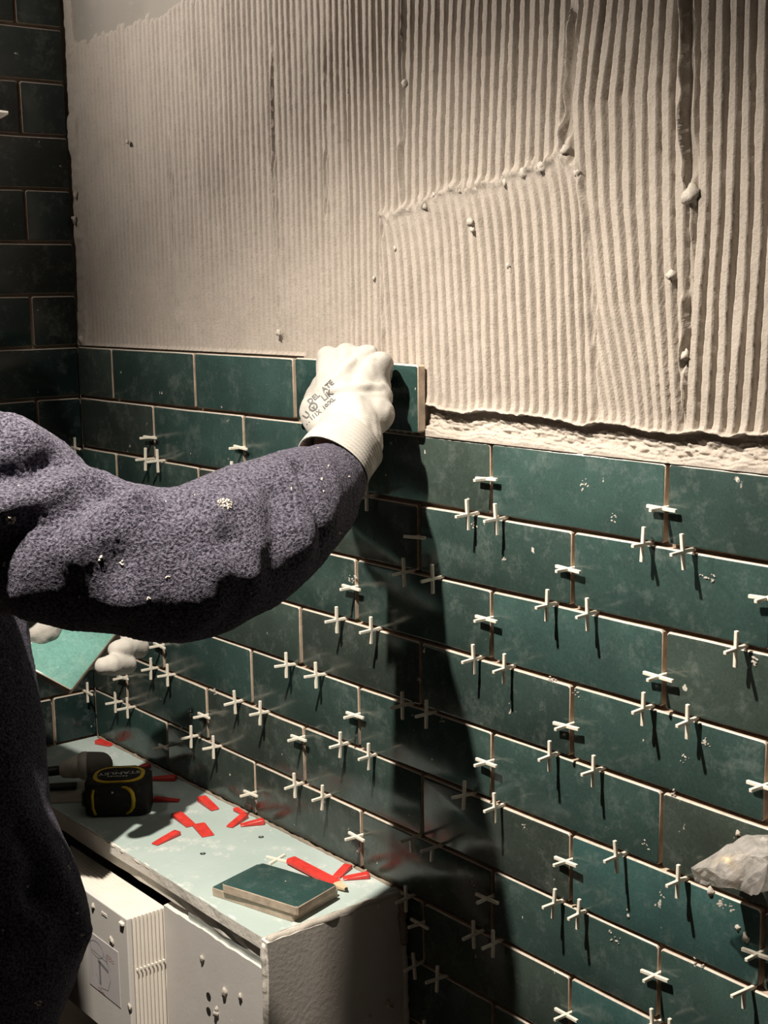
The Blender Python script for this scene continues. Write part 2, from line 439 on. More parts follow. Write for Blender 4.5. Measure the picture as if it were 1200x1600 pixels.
# ------------------------------------------------------------------ combed adhesive
def lerp_line(pts, t, axis):
    a = sorted([(p[axis], p[1 - axis]) for p in pts]); return np.interp(t, [q[0] for q in a], [q[1] for q in a])
TOPB = [(-0.02, 1.892), (0.0228, 1.8937), (0.1025, 1.898), (0.2158, 1.9), (0.2566, 1.902), (0.3114, 1.906), (0.36, 1.93), (0.42, 2.05), (1.4, 2.05)]
DTOP = [(0.6522, 1.643), (0.6849, 1.6432), (0.7089, 1.6504), (0.7415, 1.6591), (0.8028, 1.6638), (0.8358, 1.6688), (0.8752, 1.6735), (0.8979, 1.6824), (0.9164, 1.6684), (0.9276, 1.6322)]
DR = [(0.9164, 1.6684), (0.9276, 1.6322), (0.9323, 1.5954), (0.9358, 1.5425), (0.9371, 1.489), (0.9383, 1.4457)]
DL = [(0.6522, 1.643), (0.6522, 1.6027), (0.6541, 1.559), (0.654, 1.43)]
S635 = [(0.694, 1.8494), (0.6921, 1.8036), (0.6903, 1.763), (0.6895, 1.7219), (0.6864, 1.6684), (0.6878, 1.6443)]
S890 = [(0.9152, 1.8126), (0.9097, 1.7832), (0.9063, 1.7428), (0.9037, 1.7017), (0.9016, 1.681)]
S1075 = [(1.0311, 1.7932), (1.032, 1.7559), (1.0312, 1.7135), (1.036, 1.6413), (1.0353, 1.5632), (1.0346, 1.5134), (1.0308, 1.483), (1.0304, 1.4472)]
S425 = [(0.4689, 1.8121), (0.4649, 1.7095), (0.4646, 1.6555), (0.4682, 1.5281)]
S508 = [(0.5634, 1.7905), (0.5598, 1.6958), (0.5581, 1.6508)]
DX, DZ = 0.0009, 0.0026
xs = np.arange(-0.0095, 1.36, DX); zs = np.concatenate([np.arange(1.4295, 1.4640, 0.0008), np.arange(1.4640, 2.03, DZ)])
X, Z = np.meshgrid(xs, zs)
wob = 0.0010 * vnoise(X * 18, Z * 7, 1) + 0.0003 * vnoise(X * 60, Z * 30, 2)
Xw = X + wob
xDR = lerp_line(DR, Z, 1); xDL = lerp_line(DL, Z, 1); zDT = lerp_line(DTOP, X, 0) + 0.0035 * vnoise(X * 170, Z * 0, 31)
inD = (Z < zDT) & (X > xDL) & (X < xDR)
x635 = lerp_line(S635, Z, 1); x890 = lerp_line(S890, Z, 1); x1075 = lerp_line(S1075, Z, 1)
uA = Xw / 0.0104
uB = (Xw - 0.055 * (Z - 1.66)) / 0.0118
offC = np.interp(Z, [1.43, 1.485, 1.555, 1.64, 1.72, 1.80], [0.050, 0.030, 0.006, -0.008, -0.012, 0.0])
wC = np.clip((1.034 - X) / 0.10, 0.0, 1.0)
uC = (Xw - offC * (0.15 + 0.85 * wC)) / 0.0126
tD = np.clip(zDT - Z, 0, 1)
uD = (Xw - 0.010 * (1 - np.exp(-tD / 0.025)) - 0.045 * tD) / 0.0118
uE = (Xw + 0.05 * np.clip(1.62 - Z, 0, 1)) / 0.0130
u = np.where(X < np.where(Z > 1.644, x635, xDL), uA, np.where(X < np.where(Z > 1.675, x890, xDR), uB, uC))
u = np.where(X > x1075, uE, u); u = np.where(inD, uD, u)
rid = np.floor(u); fr = u - rid
s = np.abs(fr - 0.5) * 2
amp = np.where(X < 0.3, 0.72, np.where(X < 0.65, 0.85, 1.0)) * (1 + 0.18 * vnoise(rid * 0.77 + 3, Z * 14, 5))
soft = np.where(X < 0.35, 1.0, np.where(X < 0.66, 1.0 - 0.5 * (X - 0.35) / 0.31, 0.25))          # the left passes are rounder and shallower
soft = np.where(inD, 0.45, soft)
gw = 0.60 - 0.38 * soft + 0.10 * vnoise(rid * 1.31, Z * 22, 6) + 0.05 * vnoise(rid * 2.7, Z * 120, 26)
hgt = (1 - sstep(gw, gw + 0.12 + 0.75 * soft, s)) * amp
fill = np.where(inD, 1 - sstep(0.002, 0.035, tD), 0); hgt = np.maximum(hgt, fill * 0.85)
Y = 0.0094 - np.where(X < 0.6, 0.0038, 0.0066) * hgt - 0.00022 * vnoise(X * 260, Z * 170, 7) - 0.00014 * vnoise(X * 500, Z * 380, 8)
Y -= np.where(inD, 0.0016 * np.exp(-tD / 0.06), 0)
# rolled-up ragged lip along the top of the last pass
dl = Z - zDT - 0.002 * vnoise(X * 160, Z * 0, 9)
lip = np.exp(-(dl / 0.0035) ** 2) * ((X > 0.652) & (X < 0.925)) * (0.35 + 0.65 * np.clip(vnoise(X * 120, Z * 60, 10) + 0.4, 0, 1))
Y -= 0.0052 * lip
def seam(pts, z0, z1, wid, deep, side=1, lipamp=0.0022):
    global Y
    xl = lerp_line(pts, Z, 1) + 0.0012 * vnoise(Z * 60, Z * 0, 12) ; on = sstep(z0, z0 + 0.015, Z) * (1 - sstep(z1 - 0.015, z1, Z))
    d = (X - xl)
    wv = wid * (1 + 0.16 * vnoise(Z * 70, Z * 0 + 7, 33)); k = (1 - sstep(wv, wv + 0.0010, np.abs(d))) * on
    full = 1 - sstep(wv * 1.2, wv * 1.2 + 0.004, np.abs(d)); Y = Y - 0.6 * np.clip(Y - 0.0040, 0, 1) * full * (1 - k) * on   # no comb grooves next to the seam
    Y = Y * (1 - k) + (0.0096 - (1 - deep) * 0.004) * k
    Y = Y - lipamp * np.exp(-((d + side * (wid + 0.0020)) / 0.0013) ** 2) * on * (0.8 + 0.4 * vnoise(Z * 60, Z * 0 + 3, 13))
seam(S635, 1.65, 1.92, 0.0022, 1.0, 1, 0.0030); seam(S890, 1.688, 1.80, 0.0034, 1.0, 1, 0.0050)
seam(S1075, 1.645, 1.93, 0.0038, 1.0, 1, 0.0050); seam(S1075, 1.50, 1.57, 0.0026, 1.0, 1, 0.0040)
seam(DR, 1.435, 1.66, 0.0014, 0.9, 1, 0.0012); seam(DL, 1.45, 1.64, 0.0014, 0.9, 1, 0.0012)
seam(S425, 1.66, 1.83, 0.0010, 0.7, 1, 0.0014); seam(S425, 1.53, 1.68, 0.0005, 0.5, 1, 0.0012); seam(S508, 1.64, 1.79, 0.0006, 0.6, 1, 0.0012)
seam([(0.247, 1.7), (0.247, 1.6)], 1.52, 1.76, 0.0006, 0.5, 1, 0.0008)
# smear along the tile tops
zb = Z - 0.0035 * vnoise(X * 40, Z * 0, 14) - 0.001 * vnoise(X * 150, Z * 0, 15)
right = X > 0.7165
rough = 0.0006 * vnoise(X * 220, Z * 300, 16) + 0.0008 * vnoise(X * 70, Z * 160, 17)
bandA = sstep(1.4475, 1.4535, zb)                # ridges fade into a bulge
yb = np.full_like(X, 0.0000) + rough                              # underside lip of the ridges
rough2 = rough + 0.0010 * vnoise(X * 140, Z * 420, 41) + 0.0008 * vnoise(X * 330, Z * 600, 42)
yb = np.where(zb < 1.4560, 0.0092 + 0.4 * rough2, yb); yb = np.where(zb < 1.4500, 0.0078 + 1.1 * rough2, yb)
yb = np.where(zb < 1.4420, 0.0066 + 1.3 * rough2, yb); yb = np.where(zb < 1.4362, 0.0010 + rough, yb); yb = np.where(zb < 1.4330, -0.0006 + 0.5 * rough, yb)
bandA = sstep(1.4565, 1.4590, zb)
Y = np.where(right, Y * bandA + yb * (1 - bandA), Y)
bulge = np.exp(-np.clip((zb - 1.4575) / 0.0055, 0, 9) ** 2) * sstep(1.4560, 1.4575, zb); Y = np.where(right, Y - 0.0022 * bulge * (0.85 + 0.4 * vnoise(X * 110, Z * 40, 18)), Y)
left = X < 0.5165
Y = np.where(left & (Z < 1.5022), np.minimum(Y, 0.0045 + rough), Y)
# bare plaster in the top left, ragged strip in the corner
tb = lerp_line(TOPB, X, 0) + 0.006 * vnoise(rid * 0.9, Z * 0, 20) + 0.002 * vnoise(X * 90, Z * 90, 21)
k = sstep(-0.006, 0.004, Z - tb); Y = Y * (1 - k) + 0.0150 * k
cs = 1 - sstep(0.010, 0.016, X + 0.002 * vnoise(Z * 50, Z * 0, 22))
yc = 0.0046 - 0.0050 * np.clip(vnoise(Z * 34, X * 0, 23) - 0.15, 0, 1) - 0.0030 * np.clip(1.60 - Z, 0, 0.1) / 0.1 + rough
Y = Y * (1 - cs) + yc * cs
nz, nx = X.shape
V = np.stack([X.ravel(), Y.ravel(), Z.ravel()], 1)
ii = np.arange(nz * nx).reshape(nz, nx)
F = np.stack([ii[:-1, :-1], ii[:-1, 1:], ii[1:, 1:], ii[1:, :-1]], -1)
keep = ~((X[:-1, :-1] < 0.5155) & (Z[:-1, :-1] < 1.4985)) & (Y[:-1, :-1] < 0.0125)
F = F[keep]
me = bpy.data.meshes.new('adhesive_bed')
me.vertices.add(len(V)); me.vertices.foreach_set('co', V.astype(np.float32).ravel())
me.loops.add(F.size); me.loops.foreach_set('vertex_index', F.astype(np.int32).ravel())
me.polygons.add(len(F)); me.polygons.foreach_set('loop_start', np.arange(0, F.size, 4, dtype=np.int32)); me.polygons.foreach_set('loop_total', np.full(len(F), 4, np.int32))
me.polygons.foreach_set('use_smooth', np.ones(len(F), bool)); me.update(); me.validate()
bed = link('adhesive_bed', me, M['adhesive'], wall_back)
tag(bed, label='beige tile adhesive combed into vertical ridges')
def lump(x, z, r, y=0.003, n=5, mat='wet_adhesive', parent=bed, nm='adhesive_lump', squash=(1, 0.65, 1.1)):
    bm = bmesh.new(); bmesh.ops.create_icosphere(bm, subdivisions=2, radius=r)
    sd = random.uniform(0, 99)
    for v in bm.verts:
        k = 1 + 0.75 * noise.fractal(Vector(v.co) * (1.4 / r) + Vector((sd, 0, 0)), 1.0, 2.0, 2)
        v.co = Vector((v.co.x * k * squash[0], v.co.y * k * squash[1], v.co.z * k * squash[2]))
    o = bm_obj(nm, bm, M[mat], parent, True); o.location = (x, y, z); return o
for (x, z), r in [((1.0377, 1.6388), 9), ((1.0188, 1.5783), 5), ((1.0349, 1.516), 5), ((0.7833, 1.6297), 4.5), ((0.4722, 1.5247), 4.5), ((0.151, 1.7554), 3.5), ((0.6927, 1.7626), 4.5),
                  ((0.8772, 1.6712), 6), ((0.8539, 1.6686), 5.5), ((0.8298, 1.662), 4), ((0.7346, 1.6565), 3), ((0.7705, 1.6584), 3), ((0.7206, 1.6473), 4), ((0.9035, 1.6834), 6),
                  ((0.6748, 1.6095), 2.5), ((0.8336, 1.5896), 3), ((0.6409, 1.5811), 3), ((0.9169, 1.6641), 4), ((0.7873, 1.6225), 3), ((0.0005, 1.509), 7), ((-0.004, 1.668), 6), ((0.002, 1.700), 5)]:
    lump(x, z, r * 0.00078, 0.0022)

# ------------------------------------------------------------------ the tile being laid
t = bpy.data.objects.new('wall_tile', tile_mesh(0.2025, 0.0655, 0.0095, 77)); COL.objects.link(t)
t.location = (0.6205, -0.0105, 1.4662); t.rotation_euler = (0.004, 0.004, 0); t.color = (0.020, 0.050, 0.045, 1)
tag(t, 'dark green wall tile pressed onto the adhesive under the gloved hand', 'tile')

# ------------------------------------------------------------------ spacers
def spacer_mesh(kind):
    """z: bar on the wall side; y: arm out of the joint (towards -y) and into it"""
    bm = bmesh.new(); L, T = 0.0147, 0.0015
    if kind == 'cross': box(bm, (-T, -T, -L), (T, T, L), 0.0004)
    elif kind == 'half': box(bm, (-T, -T, -L), (T, T, 0), 0.0004)
    else: box(bm, (-T, -T, -L), (T, T, L), 0.0004)
    if kind != 'bar': box(bm, (-T * 0.97, -L, -T * 0.97), (T * 0.97, L, T * 0.97), 0.0004)
    else: box(bm, (-T * 0.97, -T, -T * 0.97), (T * 0.97, L, T * 0.97), 0.0004)
    bmesh.ops.recalc_face_normals(bm, faces=bm.faces)
    m_ = bpy.data.meshes.new('tile_spacer'); bm.to_mesh(m_); bm.free(); m_.materials.append(M['spacer']); return m_
SPM = {k: spacer_mesh(k) for k in ('cross', 'half', 'bar')}
ORD = ['first', 'second', 'third', 'fourth', 'fifth', 'sixth', 'seventh', 'eighth', 'ninth', 'tenth', 'eleventh', 'twelfth', 'thirteenth', 'fourteenth']
SR = random.Random(5)
VS = [(231, 684), (376, 701), (759, 750), (1031, 796), (646, 841, 'bar'), (888, 892), (1187, 935), (548, 920), (758, 969), (1028, 1060), (884, 1137), (1187, 1232),
      (551, 1120), (762, 1195), (244, 1010), (316, 1121), (471, 1158), (888, 1352), (1184, 1497), (190, 1061), (250, 1168), (387, 1241), (557, 1311), (762, 1408),
      (1028, 1533), (655, 1448), (880, 1590)]
HS = [(228, 717), (244.5, 718.6), (362, 738), (384, 735), (571, 778), (731, 800), (774, 807), (1003, 848), (1068, 857), (632, 893), (676, 900), (855, 933), (917, 955), (1150, 1012),
      (525, 963), (580, 978), (738, 1030), (788, 1040), (1005, 1105), (1074, 1120), (447, 1032), (493, 1049), (629, 1097), (667, 1108), (858, 1175), (926, 1195),
      (235, 1044), (260, 1050), (365, 1092), (406, 1104), (530, 1156), (575, 1172), (725, 1235), (773, 1252), (963, 1333), (1059, 1368),
      (179, 1095), (198, 1102), (297, 1155), (332, 1163), (461, 1220), (503, 1236), (642, 1302, 'half'), (675, 1320, 'half'), (865, 1402), (902, 1420), (1162, 1551, 'half'),
      (633, 1398), (741, 1455), (770, 1470), (1018, 1590), (1047, 1592), (647, 1492), (683, 1528), (662, 1594)]
spots = []
for q in VS:
    p = hit(q[0], q[1], 1, -0.0105)
    row = math.floor((ZT - p.z) / PZ); off = 0.0 if row % 2 else 0.5
    x = X0 + PX * (round((p.x - X0) / PX - off) + off)
    if abs(x - p.x) > 0.02: x = p.x
    spots.append(('V', row, x, p.z, q[2] if len(q) > 2 else 'cross'))
for q in HS:
    p = hit(q[0], q[1], 1, -0.0105); k_ = round((ZT - p.z) / PZ)
    spots.append(('H', k_, p.x, ZT - PZ * k_, q[2] if len(q) > 2 else 'cross'))
shape_word = {'cross': 'white cross spacer', 'half': 'white T-shaped half spacer', 'bar': 'white spacer bar'}
for typ in 'VH':
    for row in sorted(set(q[1] for q in spots if q[0] == typ)):
        line = sorted([q for q in spots if q[0] == typ and q[1] == row], key=lambda q: -q[2])
        for i, (_, _, x, z, kd) in enumerate(line):
            o = bpy.data.objects.new('tile_spacer', SPM[kd]); COL.objects.link(o)
            o.location = (x, (-0.0102 if typ == 'H' else -0.0062) + SR.uniform(-.0012, .0012), z)
            if typ == 'H': o.rotation_euler = (SR.uniform(-.05, .05), SR.uniform(-.07, .07), SR.uniform(-.12, .12))
            else: o.rotation_euler = (SR.uniform(-.05, .05), math.pi / 2 + SR.uniform(-.06, .06), SR.uniform(-.07, .07))
            where = ('upright joint of %s tile course below adhesive' if typ == 'V' else 'level joint under %s tile course below adhesive') % \
                (ORD[row - 1] if typ == 'V' else ORD[row - 2])
            tag(o, '%s, %s, %s from right' % (shape_word[kd], where, ORD[i]), 'spacer', 'white spacers in the tile joints')
for q, lab in (((127, 699), 'white cross spacer in the dark corner just above the raised sleeve'), ((148, 1083), 'white cross spacer on the dark left wall right of the held teal tile')):
    p = hit(q[0], q[1], 0, LX + 0.0105); k_ = round((ZT - p.z) / PZ)
    o = bpy.data.objects.new('tile_spacer', SPM['cross']); COL.objects.link(o)
    o.location = (LX + 0.0102, min(p.y, -0.016), ZT - PZ * k_); o.rotation_euler = (0.03, 0, math.pi / 2)
    tag(o, lab, 'spacer', 'white spacers in the tile joints')

# ------------------------------------------------------------------ boxed ledge
ZL, YF, XR = 0.948, -0.1725, 0.680
ledge = tag(empty('boxed_ledge', (0.34, -0.085, 0)), 'boxed-in plasterboard ledge with pale green top along the tiled wall', 'ledge')
def P(o):            # keep world placement under the ledge's empty
    o.parent = ledge; o.matrix_parent_inverse = ledge.matrix_world.inverted() if False else Matrix.Translation(-ledge.location); return o
def rough_board(name, lo_, hi_, mats, edge_jit=0.0012, cuts=26, top_only=False, seed=1):
    """a sheet with ragged long edges; material 0 faces, 1 edges"""
    bm = bmesh.new(); box(bm, lo_, hi_)
    long_ = [e for e in bm.edges if (e.verts[0].co - e.verts[1].co).length > 0.1]
    bmesh.ops.subdivide_edges(bm, edges=long_, cuts=cuts, use_grid_fill=True)
    ext = sorted(range(3), key=lambda i: hi_[i] - lo_[i])
    th_ax = ext[0]
    for v in bm.verts:
        on = [abs(v.co[i] - lo_[i]) < 1e-5 or abs(v.co[i] - hi_[i]) < 1e-5 for i in range(3)]
        if sum(on) >= 2:
            for i in range(3):
                if i != th_ax: v.co[i] += edge_jit * noise.noise(v.co * 90 + Vector((seed, i * 7, 0)))
    bmesh.ops.recalc_face_normals(bm, faces=bm.faces)
    for f in bm.faces:
        f.material_index = 0 if abs(f.normal[th_ax]) > 0.7 else 1
    return bm_obj(name, bm, mats)
top = P(rough_board('top_board', (LX + 0.001, YF, ZL - 0.0125), (XR - 0.012, -0.0012, ZL), [M['board_green'], M['board_edge']], 0.0012)); top['label'] = 'pale green moisture-resistant board spattered white'
P(rough_board('lower_top_board', (LX + 0.001, YF + 0.004, ZL - 0.0265), (XR - 0.0122, -0.0012, ZL - 0.0135), [M['board_grey'], M['board_edge']], 0.0022, seed=5))
P(rough_board('front_board', (0.4735, YF + 0.001, 0.45), (XR - 0.0135, YF + 0.0130, 0.9135), [M['board_grey'], M['board_edge']], 0.0018, seed=9))
P(rough_board('front_board', (LX + 0.001, YF + 0.001, 0.45), (0.4725, YF + 0.0130, 0.752), [M['board_grey'], M['board_edge']], 0.0018, seed=19))
so = P(rough_board('side_board', (XR - 0.012, YF - 0.0015, 0.45), (XR, -0.0012, ZL - 0.001), [M['render'], M['board_edge']], 0.0015, seed=13)); so['label'] = 'grey rendered end face'
bm = bmesh.new(); box(bm, (0.52, YF + 0.004, ZL - 0.036), (XR - 0.0125, YF + 0.03, ZL - 0.0268), 0.001); P(bm_obj('metal_profile', bm, M['metal_profile']))
bm = bmesh.new(); box(bm, (0.0, YF + 0.05, 0.45), (XR - 0.014, YF + 0.06, ZL - 0.028)); P(bm_obj('cavity_dark_sheet', bm, M['black']))  # black sheet standing in for the darkness inside the hollow ledge
# adhesive rolled over the end edge and the near corner
def strip(name, pts, rad, mat, squash=1.0, n=9, jit=0.35):
    bm = bmesh.new(); sub = []
    pts = [Vector(p) for p in pts]
    for a, b in zip(pts, pts[1:]):
        k = max(2, int((b - a).length / 0.004))
        sub += [a.lerp(b, i / k) for i in range(k)]
    sub.append(pts[-1])
    sub = [p + Vector((noise.noise(p * 70), noise.noise(p * 71 + Vector((5, 0, 0))), noise.noise(p * 72 + Vector((0, 9, 0))))) * rad * 0.4 for p in sub]
    tube(bm, sub, [rad * (1 + jit * noise.noise(p * 120)) for p in sub], n)
    return bm_obj(name, bm, M[mat], None, True)
P(strip('plaster_fillet', [(XR - 0.005, YF + 0.002, ZL - 0.001), (XR - 0.004, -0.09, ZL - 0.0005), (XR - 0.004, -0.006, ZL - 0.001)], 0.0040, 'wet_adhesive', jit=0.2))
P(strip('plaster_fillet', [(XR - 0.0065, YF - 0.001, ZL - 0.004), (XR - 0.0065, YF - 0.001, 0.80), (XR - 0.0065, YF - 0.001, 0.60)], 0.0030, 'board_edge'))
P(strip('plaster_fillet', [(0.02, YF + 0.004, ZL - 0.003), (0.3, YF + 0.002, ZL - 0.002), (XR - 0.012, YF + 0.003, ZL - 0.0025)], 0.0022, 'board_edge'))
P(strip('foam_bead', [(XR + 0.001, -0.004, 0.893), (XR + 0.001, -0.003, 0.80), (XR + 0.001, -0.003, 0.66)], 0.0034, 'wet_adhesive', jit=0.5))
P(strip('torn_edge', [(XR + 0.0005, -0.004, 0.944), (XR + 0.001, -0.006, 0.92), (XR + 0.001, -0.003, 0.895)], 0.0045, 'joint', jit=0.6))
P(strip('joint_gap', [(0.0, -0.0018, ZL + 0.0002), (0.66, -0.0018, ZL + 0.0002)], 0.0021, 'joint', jit=0.6))
for q, r in (((315, 1498), 4), ((350, 1550), 5.5), ((337, 1583), 5), ((375, 1557), 3.5), ((338, 1577), 3)):
    p = hit(q[0], q[1], 1, YF); P(lump(p.x, p.z, r * 0.0009, YF, mat='wet_adhesive', parent=None, nm='plaster_dab', squash=(0.9, 0.5, 1.1)))
for q in ((325, 1557), (325, 1580)):
    p = hit(q[0], q[1], 1, YF); bm = bmesh.new(); tube(bm, [(p.x, YF + 0.0004, p.z), (p.x, YF + 0.012, p.z)], 0.0042, 16); P(bm_obj('drilled_hole', bm, M['black']))
for q, r in (((605, 1568), 4.5), ((612, 1574), 3), ((577, 1590), 3.0)):
    p = hit(q[0], q[1], 0, XR); P(lump(p.x, p.z, r * 0.0009, p.y, mat='wet_adhesive', parent=None, nm='plaster_dab'))
for q in ((317, 1334), (408, 1308)):
    p = hit(q[0], q[1], 2, ZL); bm = bmesh.new(); tube(bm, [(p.x, p.y, ZL - 0.003), (p.x, p.y, ZL + 0.0004)], 0.0032, 14, mat=0); P(bm_obj('screw_hole', bm, M['black']))
    bm = bmesh.new(); tube(bm, [(p.x, p.y, ZL + 0.0003), (p.x, p.y, ZL + 0.0008)], 0.0017, 10); P(bm_obj('screw_head', bm, M['metal_profile']))

# ------------------------------------------------------------------ ribbed access box
abox = tag(empty('access_box', (0.37, -0.19, 0.756)), 'white ribbed plastic access box with printed sticker, sticking out of the boxed ledge', 'access box')
def PB(o): o.parent = abox; o.matrix_parent_inverse = Matrix.Translation(-abox.location); return o
BX0, BX1, BZ0, BZ1, BY = 0.245, 0.4722, 0.756, 0.9095, -0.2165
bm = bmesh.new(); N_ = 9; depth = (YF + 0.004) - (BY + 0.006)
prof = []
for i in range(N_):
    y0 = BY + 0.006 + depth * i / N_; st = depth / N_
    for f_, r_ in ((0.0, 0.0), (0.12, 0.0), (0.42, 0.0022), (0.55, 0.0022), (0.95, 0.0)): prof.append((y0 + st * f_, r_))
rings = []
for y, ins in prof:
    rings.append([bm.verts.new((x, y, z)) for x, z in ((BX0 + ins, BZ0 + ins), (BX1 - ins, BZ0 + ins), (BX1 - ins, BZ1 - ins), (BX0 + ins, BZ1 - ins))])
for a, b in zip(rings, rings[1:]):
    for k in range(4): bm.faces.new((a[k], a[(k + 1) % 4], b[(k + 1) % 4], b[k]))
bm.faces.new(rings[-1])
PB(bm_obj('ribbed_sleeve', bm, M['white_plastic']))
bm = bmesh.new(); box(bm, (BX0 - 0.001, BY, BZ0 - 0.001), (BX1 + 0.0008, BY + 0.0065, BZ1 + 0.0008), 0.0012, 2); PB(bm_obj('front_panel', bm, M['panel_plastic']))
bm = bmesh.new()
for i in range(8):
    y = BY + 0.006 + depth * (i + 0.97) / N_; box(bm, (BX1 - 0.001, y - 0.0011, 0.8475), (BX1 + 0.0014, y + 0.0011, 0.8505), 0.0004)
PB(bm_obj('notch_row', bm, M['white_plastic']))
bm = bmesh.new(); box(bm, (0.4595, BY - 0.003, 0.9005), (0.468, BY + 0.001, 0.9045), 0.001); PB(bm_obj('clip_tab', bm, M['white_plastic']))
bm = bmesh.new(); box(bm, (0.416, BY - 0.0006, 0.8965), (0.428, BY + 0.001, 0.8995)); PB(bm_obj('slot', bm, M['white_plastic']))
for q in ((146, 1416), (174, 1467), (176, 1472), (203, 1573)):
    p = hit(q[0], q[1], 1, BY); PB(lump(p.x, p.z, 0.0032, BY, mat='wet_adhesive', parent=None, nm='plaster_dab'))
stk = []
for q in ((143, 1457), (188, 1488), (191, 1572), (136, 1527)):
    p = hit(q[0], q[1], 1, BY - 0.0004); stk.append(p)
sx0, sx1, sz0, sz1 = 0.378, 0.4505, 0.7995, 0.8645
bm = bmesh.new(); box(bm, (sx0, BY - 0.0005, sz0), (sx1, BY + 0.0005, sz1)); sticker = PB(bm_obj('sticker', bm, M['paper']))
def flat_line(bm, pts, wid, y):
    for (x0, z0), (x1, z1) in zip(pts, pts[1:]):
        d = Vector((x1 - x0, z1 - z0));
        if d.length < 1e-6: continue
        n = Vector((-d.y, d.x)).normalized() * wid / 2
        bm.faces.new([bm.verts.new((x, y, z)) for x, z in ((x0 + n.x, z0 + n.y), (x1 + n.x, z1 + n.y), (x1 - n.x, z1 - n.y), (x0 - n.x, z0 - n.y))])
bm = bmesh.new(); yk = BY - 0.0007
def sp_(u_, v_): return (sx0 + (sx1 - sx0) * u_, sz0 + (sz1 - sz0) * v_)
flat_line(bm, [sp_(.30 + .22 * math.cos(a), .76 + .14 * math.sin(a)) for a in [i * math.pi / 12 for i in range(25)]], 0.0005, yk)
flat_line(bm, [sp_(.14, .70), sp_(.60, .66)], 0.0005, yk); flat_line(bm, [sp_(.10, .92), sp_(.12, .20)], 0.0004, yk)
flat_line(bm, [sp_(.5, .8), sp_(.75, .55)], 0.0004, yk); flat_line(bm, [sp_(.58, .74), sp_(.72, .36), sp_(.62, .14), sp_(.40, .10), sp_(.25, .30)], 0.0005, yk)
flat_line(bm, [sp_(.38, .56), sp_(.38, .16)], 0.0042, yk); flat_line(bm, [sp_(.33, .58), sp_(.66, .50)], 0.0036, yk)
for a in range(5): flat_line(bm, [sp_(.62 + .0, .80 - a * .035), sp_(.64, .78 - a * .035)], 0.001, yk)
o = bm_obj('sticker_print', bm, M['ink']); o.parent = sticker; o.matrix_parent_inverse = Matrix.Translation(-abox.location) @ Matrix.Identity(4)
o.matrix_parent_inverse = Matrix.Identity(4)
bm = bmesh.new()
for a, (u0, u1, v_) in enumerate([(.64, .80, .80), (.64, .86, .76), (.66, .88, .72), (.28, .42, .03), (.30, .50, .00 + .0), (.36, .52, -.0)]):
    k_ = 7
    for i in range(k_):
        ua = u0 + (u1 - u0) * i / k_; vv = max(v_, 0.02) + .01 * math.sin(i * 2.1 + a) + (0.03 if a == 3 else 0)
        flat_line(bm, [sp_(ua, vv), sp_(ua + (u1 - u0) / k_ * .6, vv + .012)], 0.0007, yk)
o = bm_obj('sticker_print', bm, M['ink_red']); o.parent = sticker; o['kind'] = 'stuff'

# ------------------------------------------------------------------ things on the ledge
def wedge_obj(a, b, wid, h, label, group='red wedges on the ledge'):
    a, b = Vector(a), Vector(b); L = (b - a).length
    bm = bmesh.new()
    prof = [(0, 0), (L, 0), (L, h * 0.25), (L * 0.8, h * 0.38), (L * 0.1, h), (0, h * 0.9)]
    l_ = [bm.verts.new((x, -wid / 2, z)) for x, z in prof]; r_ = [bm.verts.new((x, wid / 2, z)) for x, z in prof]
    bm.faces.new(l_[::-1]); bm.faces.new(r_)
    for k in range(len(prof)): bm.faces.new((l_[k], l_[(k + 1) % 6], r_[(k + 1) % 6], r_[k]))
    bmesh.ops.bevel(bm, geom=list(bm.edges), offset=0.0006, segments=1, affect='EDGES')
    o = bm_obj('tile_wedge', bm, M['wedge']); o.location = (a.x, a.y, ZL + 0.0004)
    o.rotation_euler = (0, 0, math.atan2(b.y - a.y, b.x - a.x))
    tag(o, label, 'wedge', group)
wedge_obj((0.022, -0.016, 0), (0.046, -0.006, 0), 0.011, 0.006, 'red wedge in the dark far corner of the ledge, against both tiled walls')
wedge_obj((0.160, -0.010, 0), (0.158, -0.040, 0), 0.009, 0.006, 'red wedge lit at one end, lying behind the tape measure near the tiled wall')
wedge_obj((0.226, -0.009, 0), (0.198, -0.036, 0), 0.011, 0.006, 'dark shaded red wedge behind the right side of the tape measure, by the wall')
wedge_obj((0.272, -0.068, 0), (0.294, -0.044, 0), 0.009, 0.005, 'red wedge in the shadow touching the right side of the tape measure')
wedge_obj((0.311, -0.023, 0), (0.350, -0.027, 0), 0.011, 0.007, 'red wedge half in shadow, nearer the tiled wall than the bright flat one')
wedge_obj((0.334, -0.072, 0), (0.376, -0.076, 0), 0.013, 0.005, 'dark red wedge at the edge of the shadow, left of the bright flat wedge')
wedge_obj((0.378, -0.068, 0), (0.415, -0.077, 0), 0.015, 0.003, 'bright red flat wedge lying in full light in the middle of the ledge')
wedge_obj((0.386, -0.100, 0), (0.396, -0.137, 0), 0.010, 0.005, 'red wedge with shaded end nearest to the ledge front, before the tape measure')
wedge_obj((0.394, -0.012, 0), (0.408, -0.044, 0), 0.009, 0.006, 'red wedge slanting away from wall, left of the pair below short upright joint')
wedge_obj((0.425, -0.006, 0), (0.412, -0.031, 0), 0.009, 0.006, 'red wedge touching the wall, right of the pair below short upright joint')
wedge_obj((0.366, -0.0085, 0), (0.390, -0.0085, 0), 0.007, 0.004, 'thin red wedge lying flat along the wall behind the pair of wedges')
wedge_obj((0.592, -0.008, 0), (0.604, -0.034, 0), 0.010, 0.005, 'left red wedge of the pair at the wall behind the pencil tip')
wedge_obj((0.626, -0.006, 0), (0.611, -0.030, 0), 0.010, 0.005, 'right red wedge of the pair at the wall behind the pencil tip')

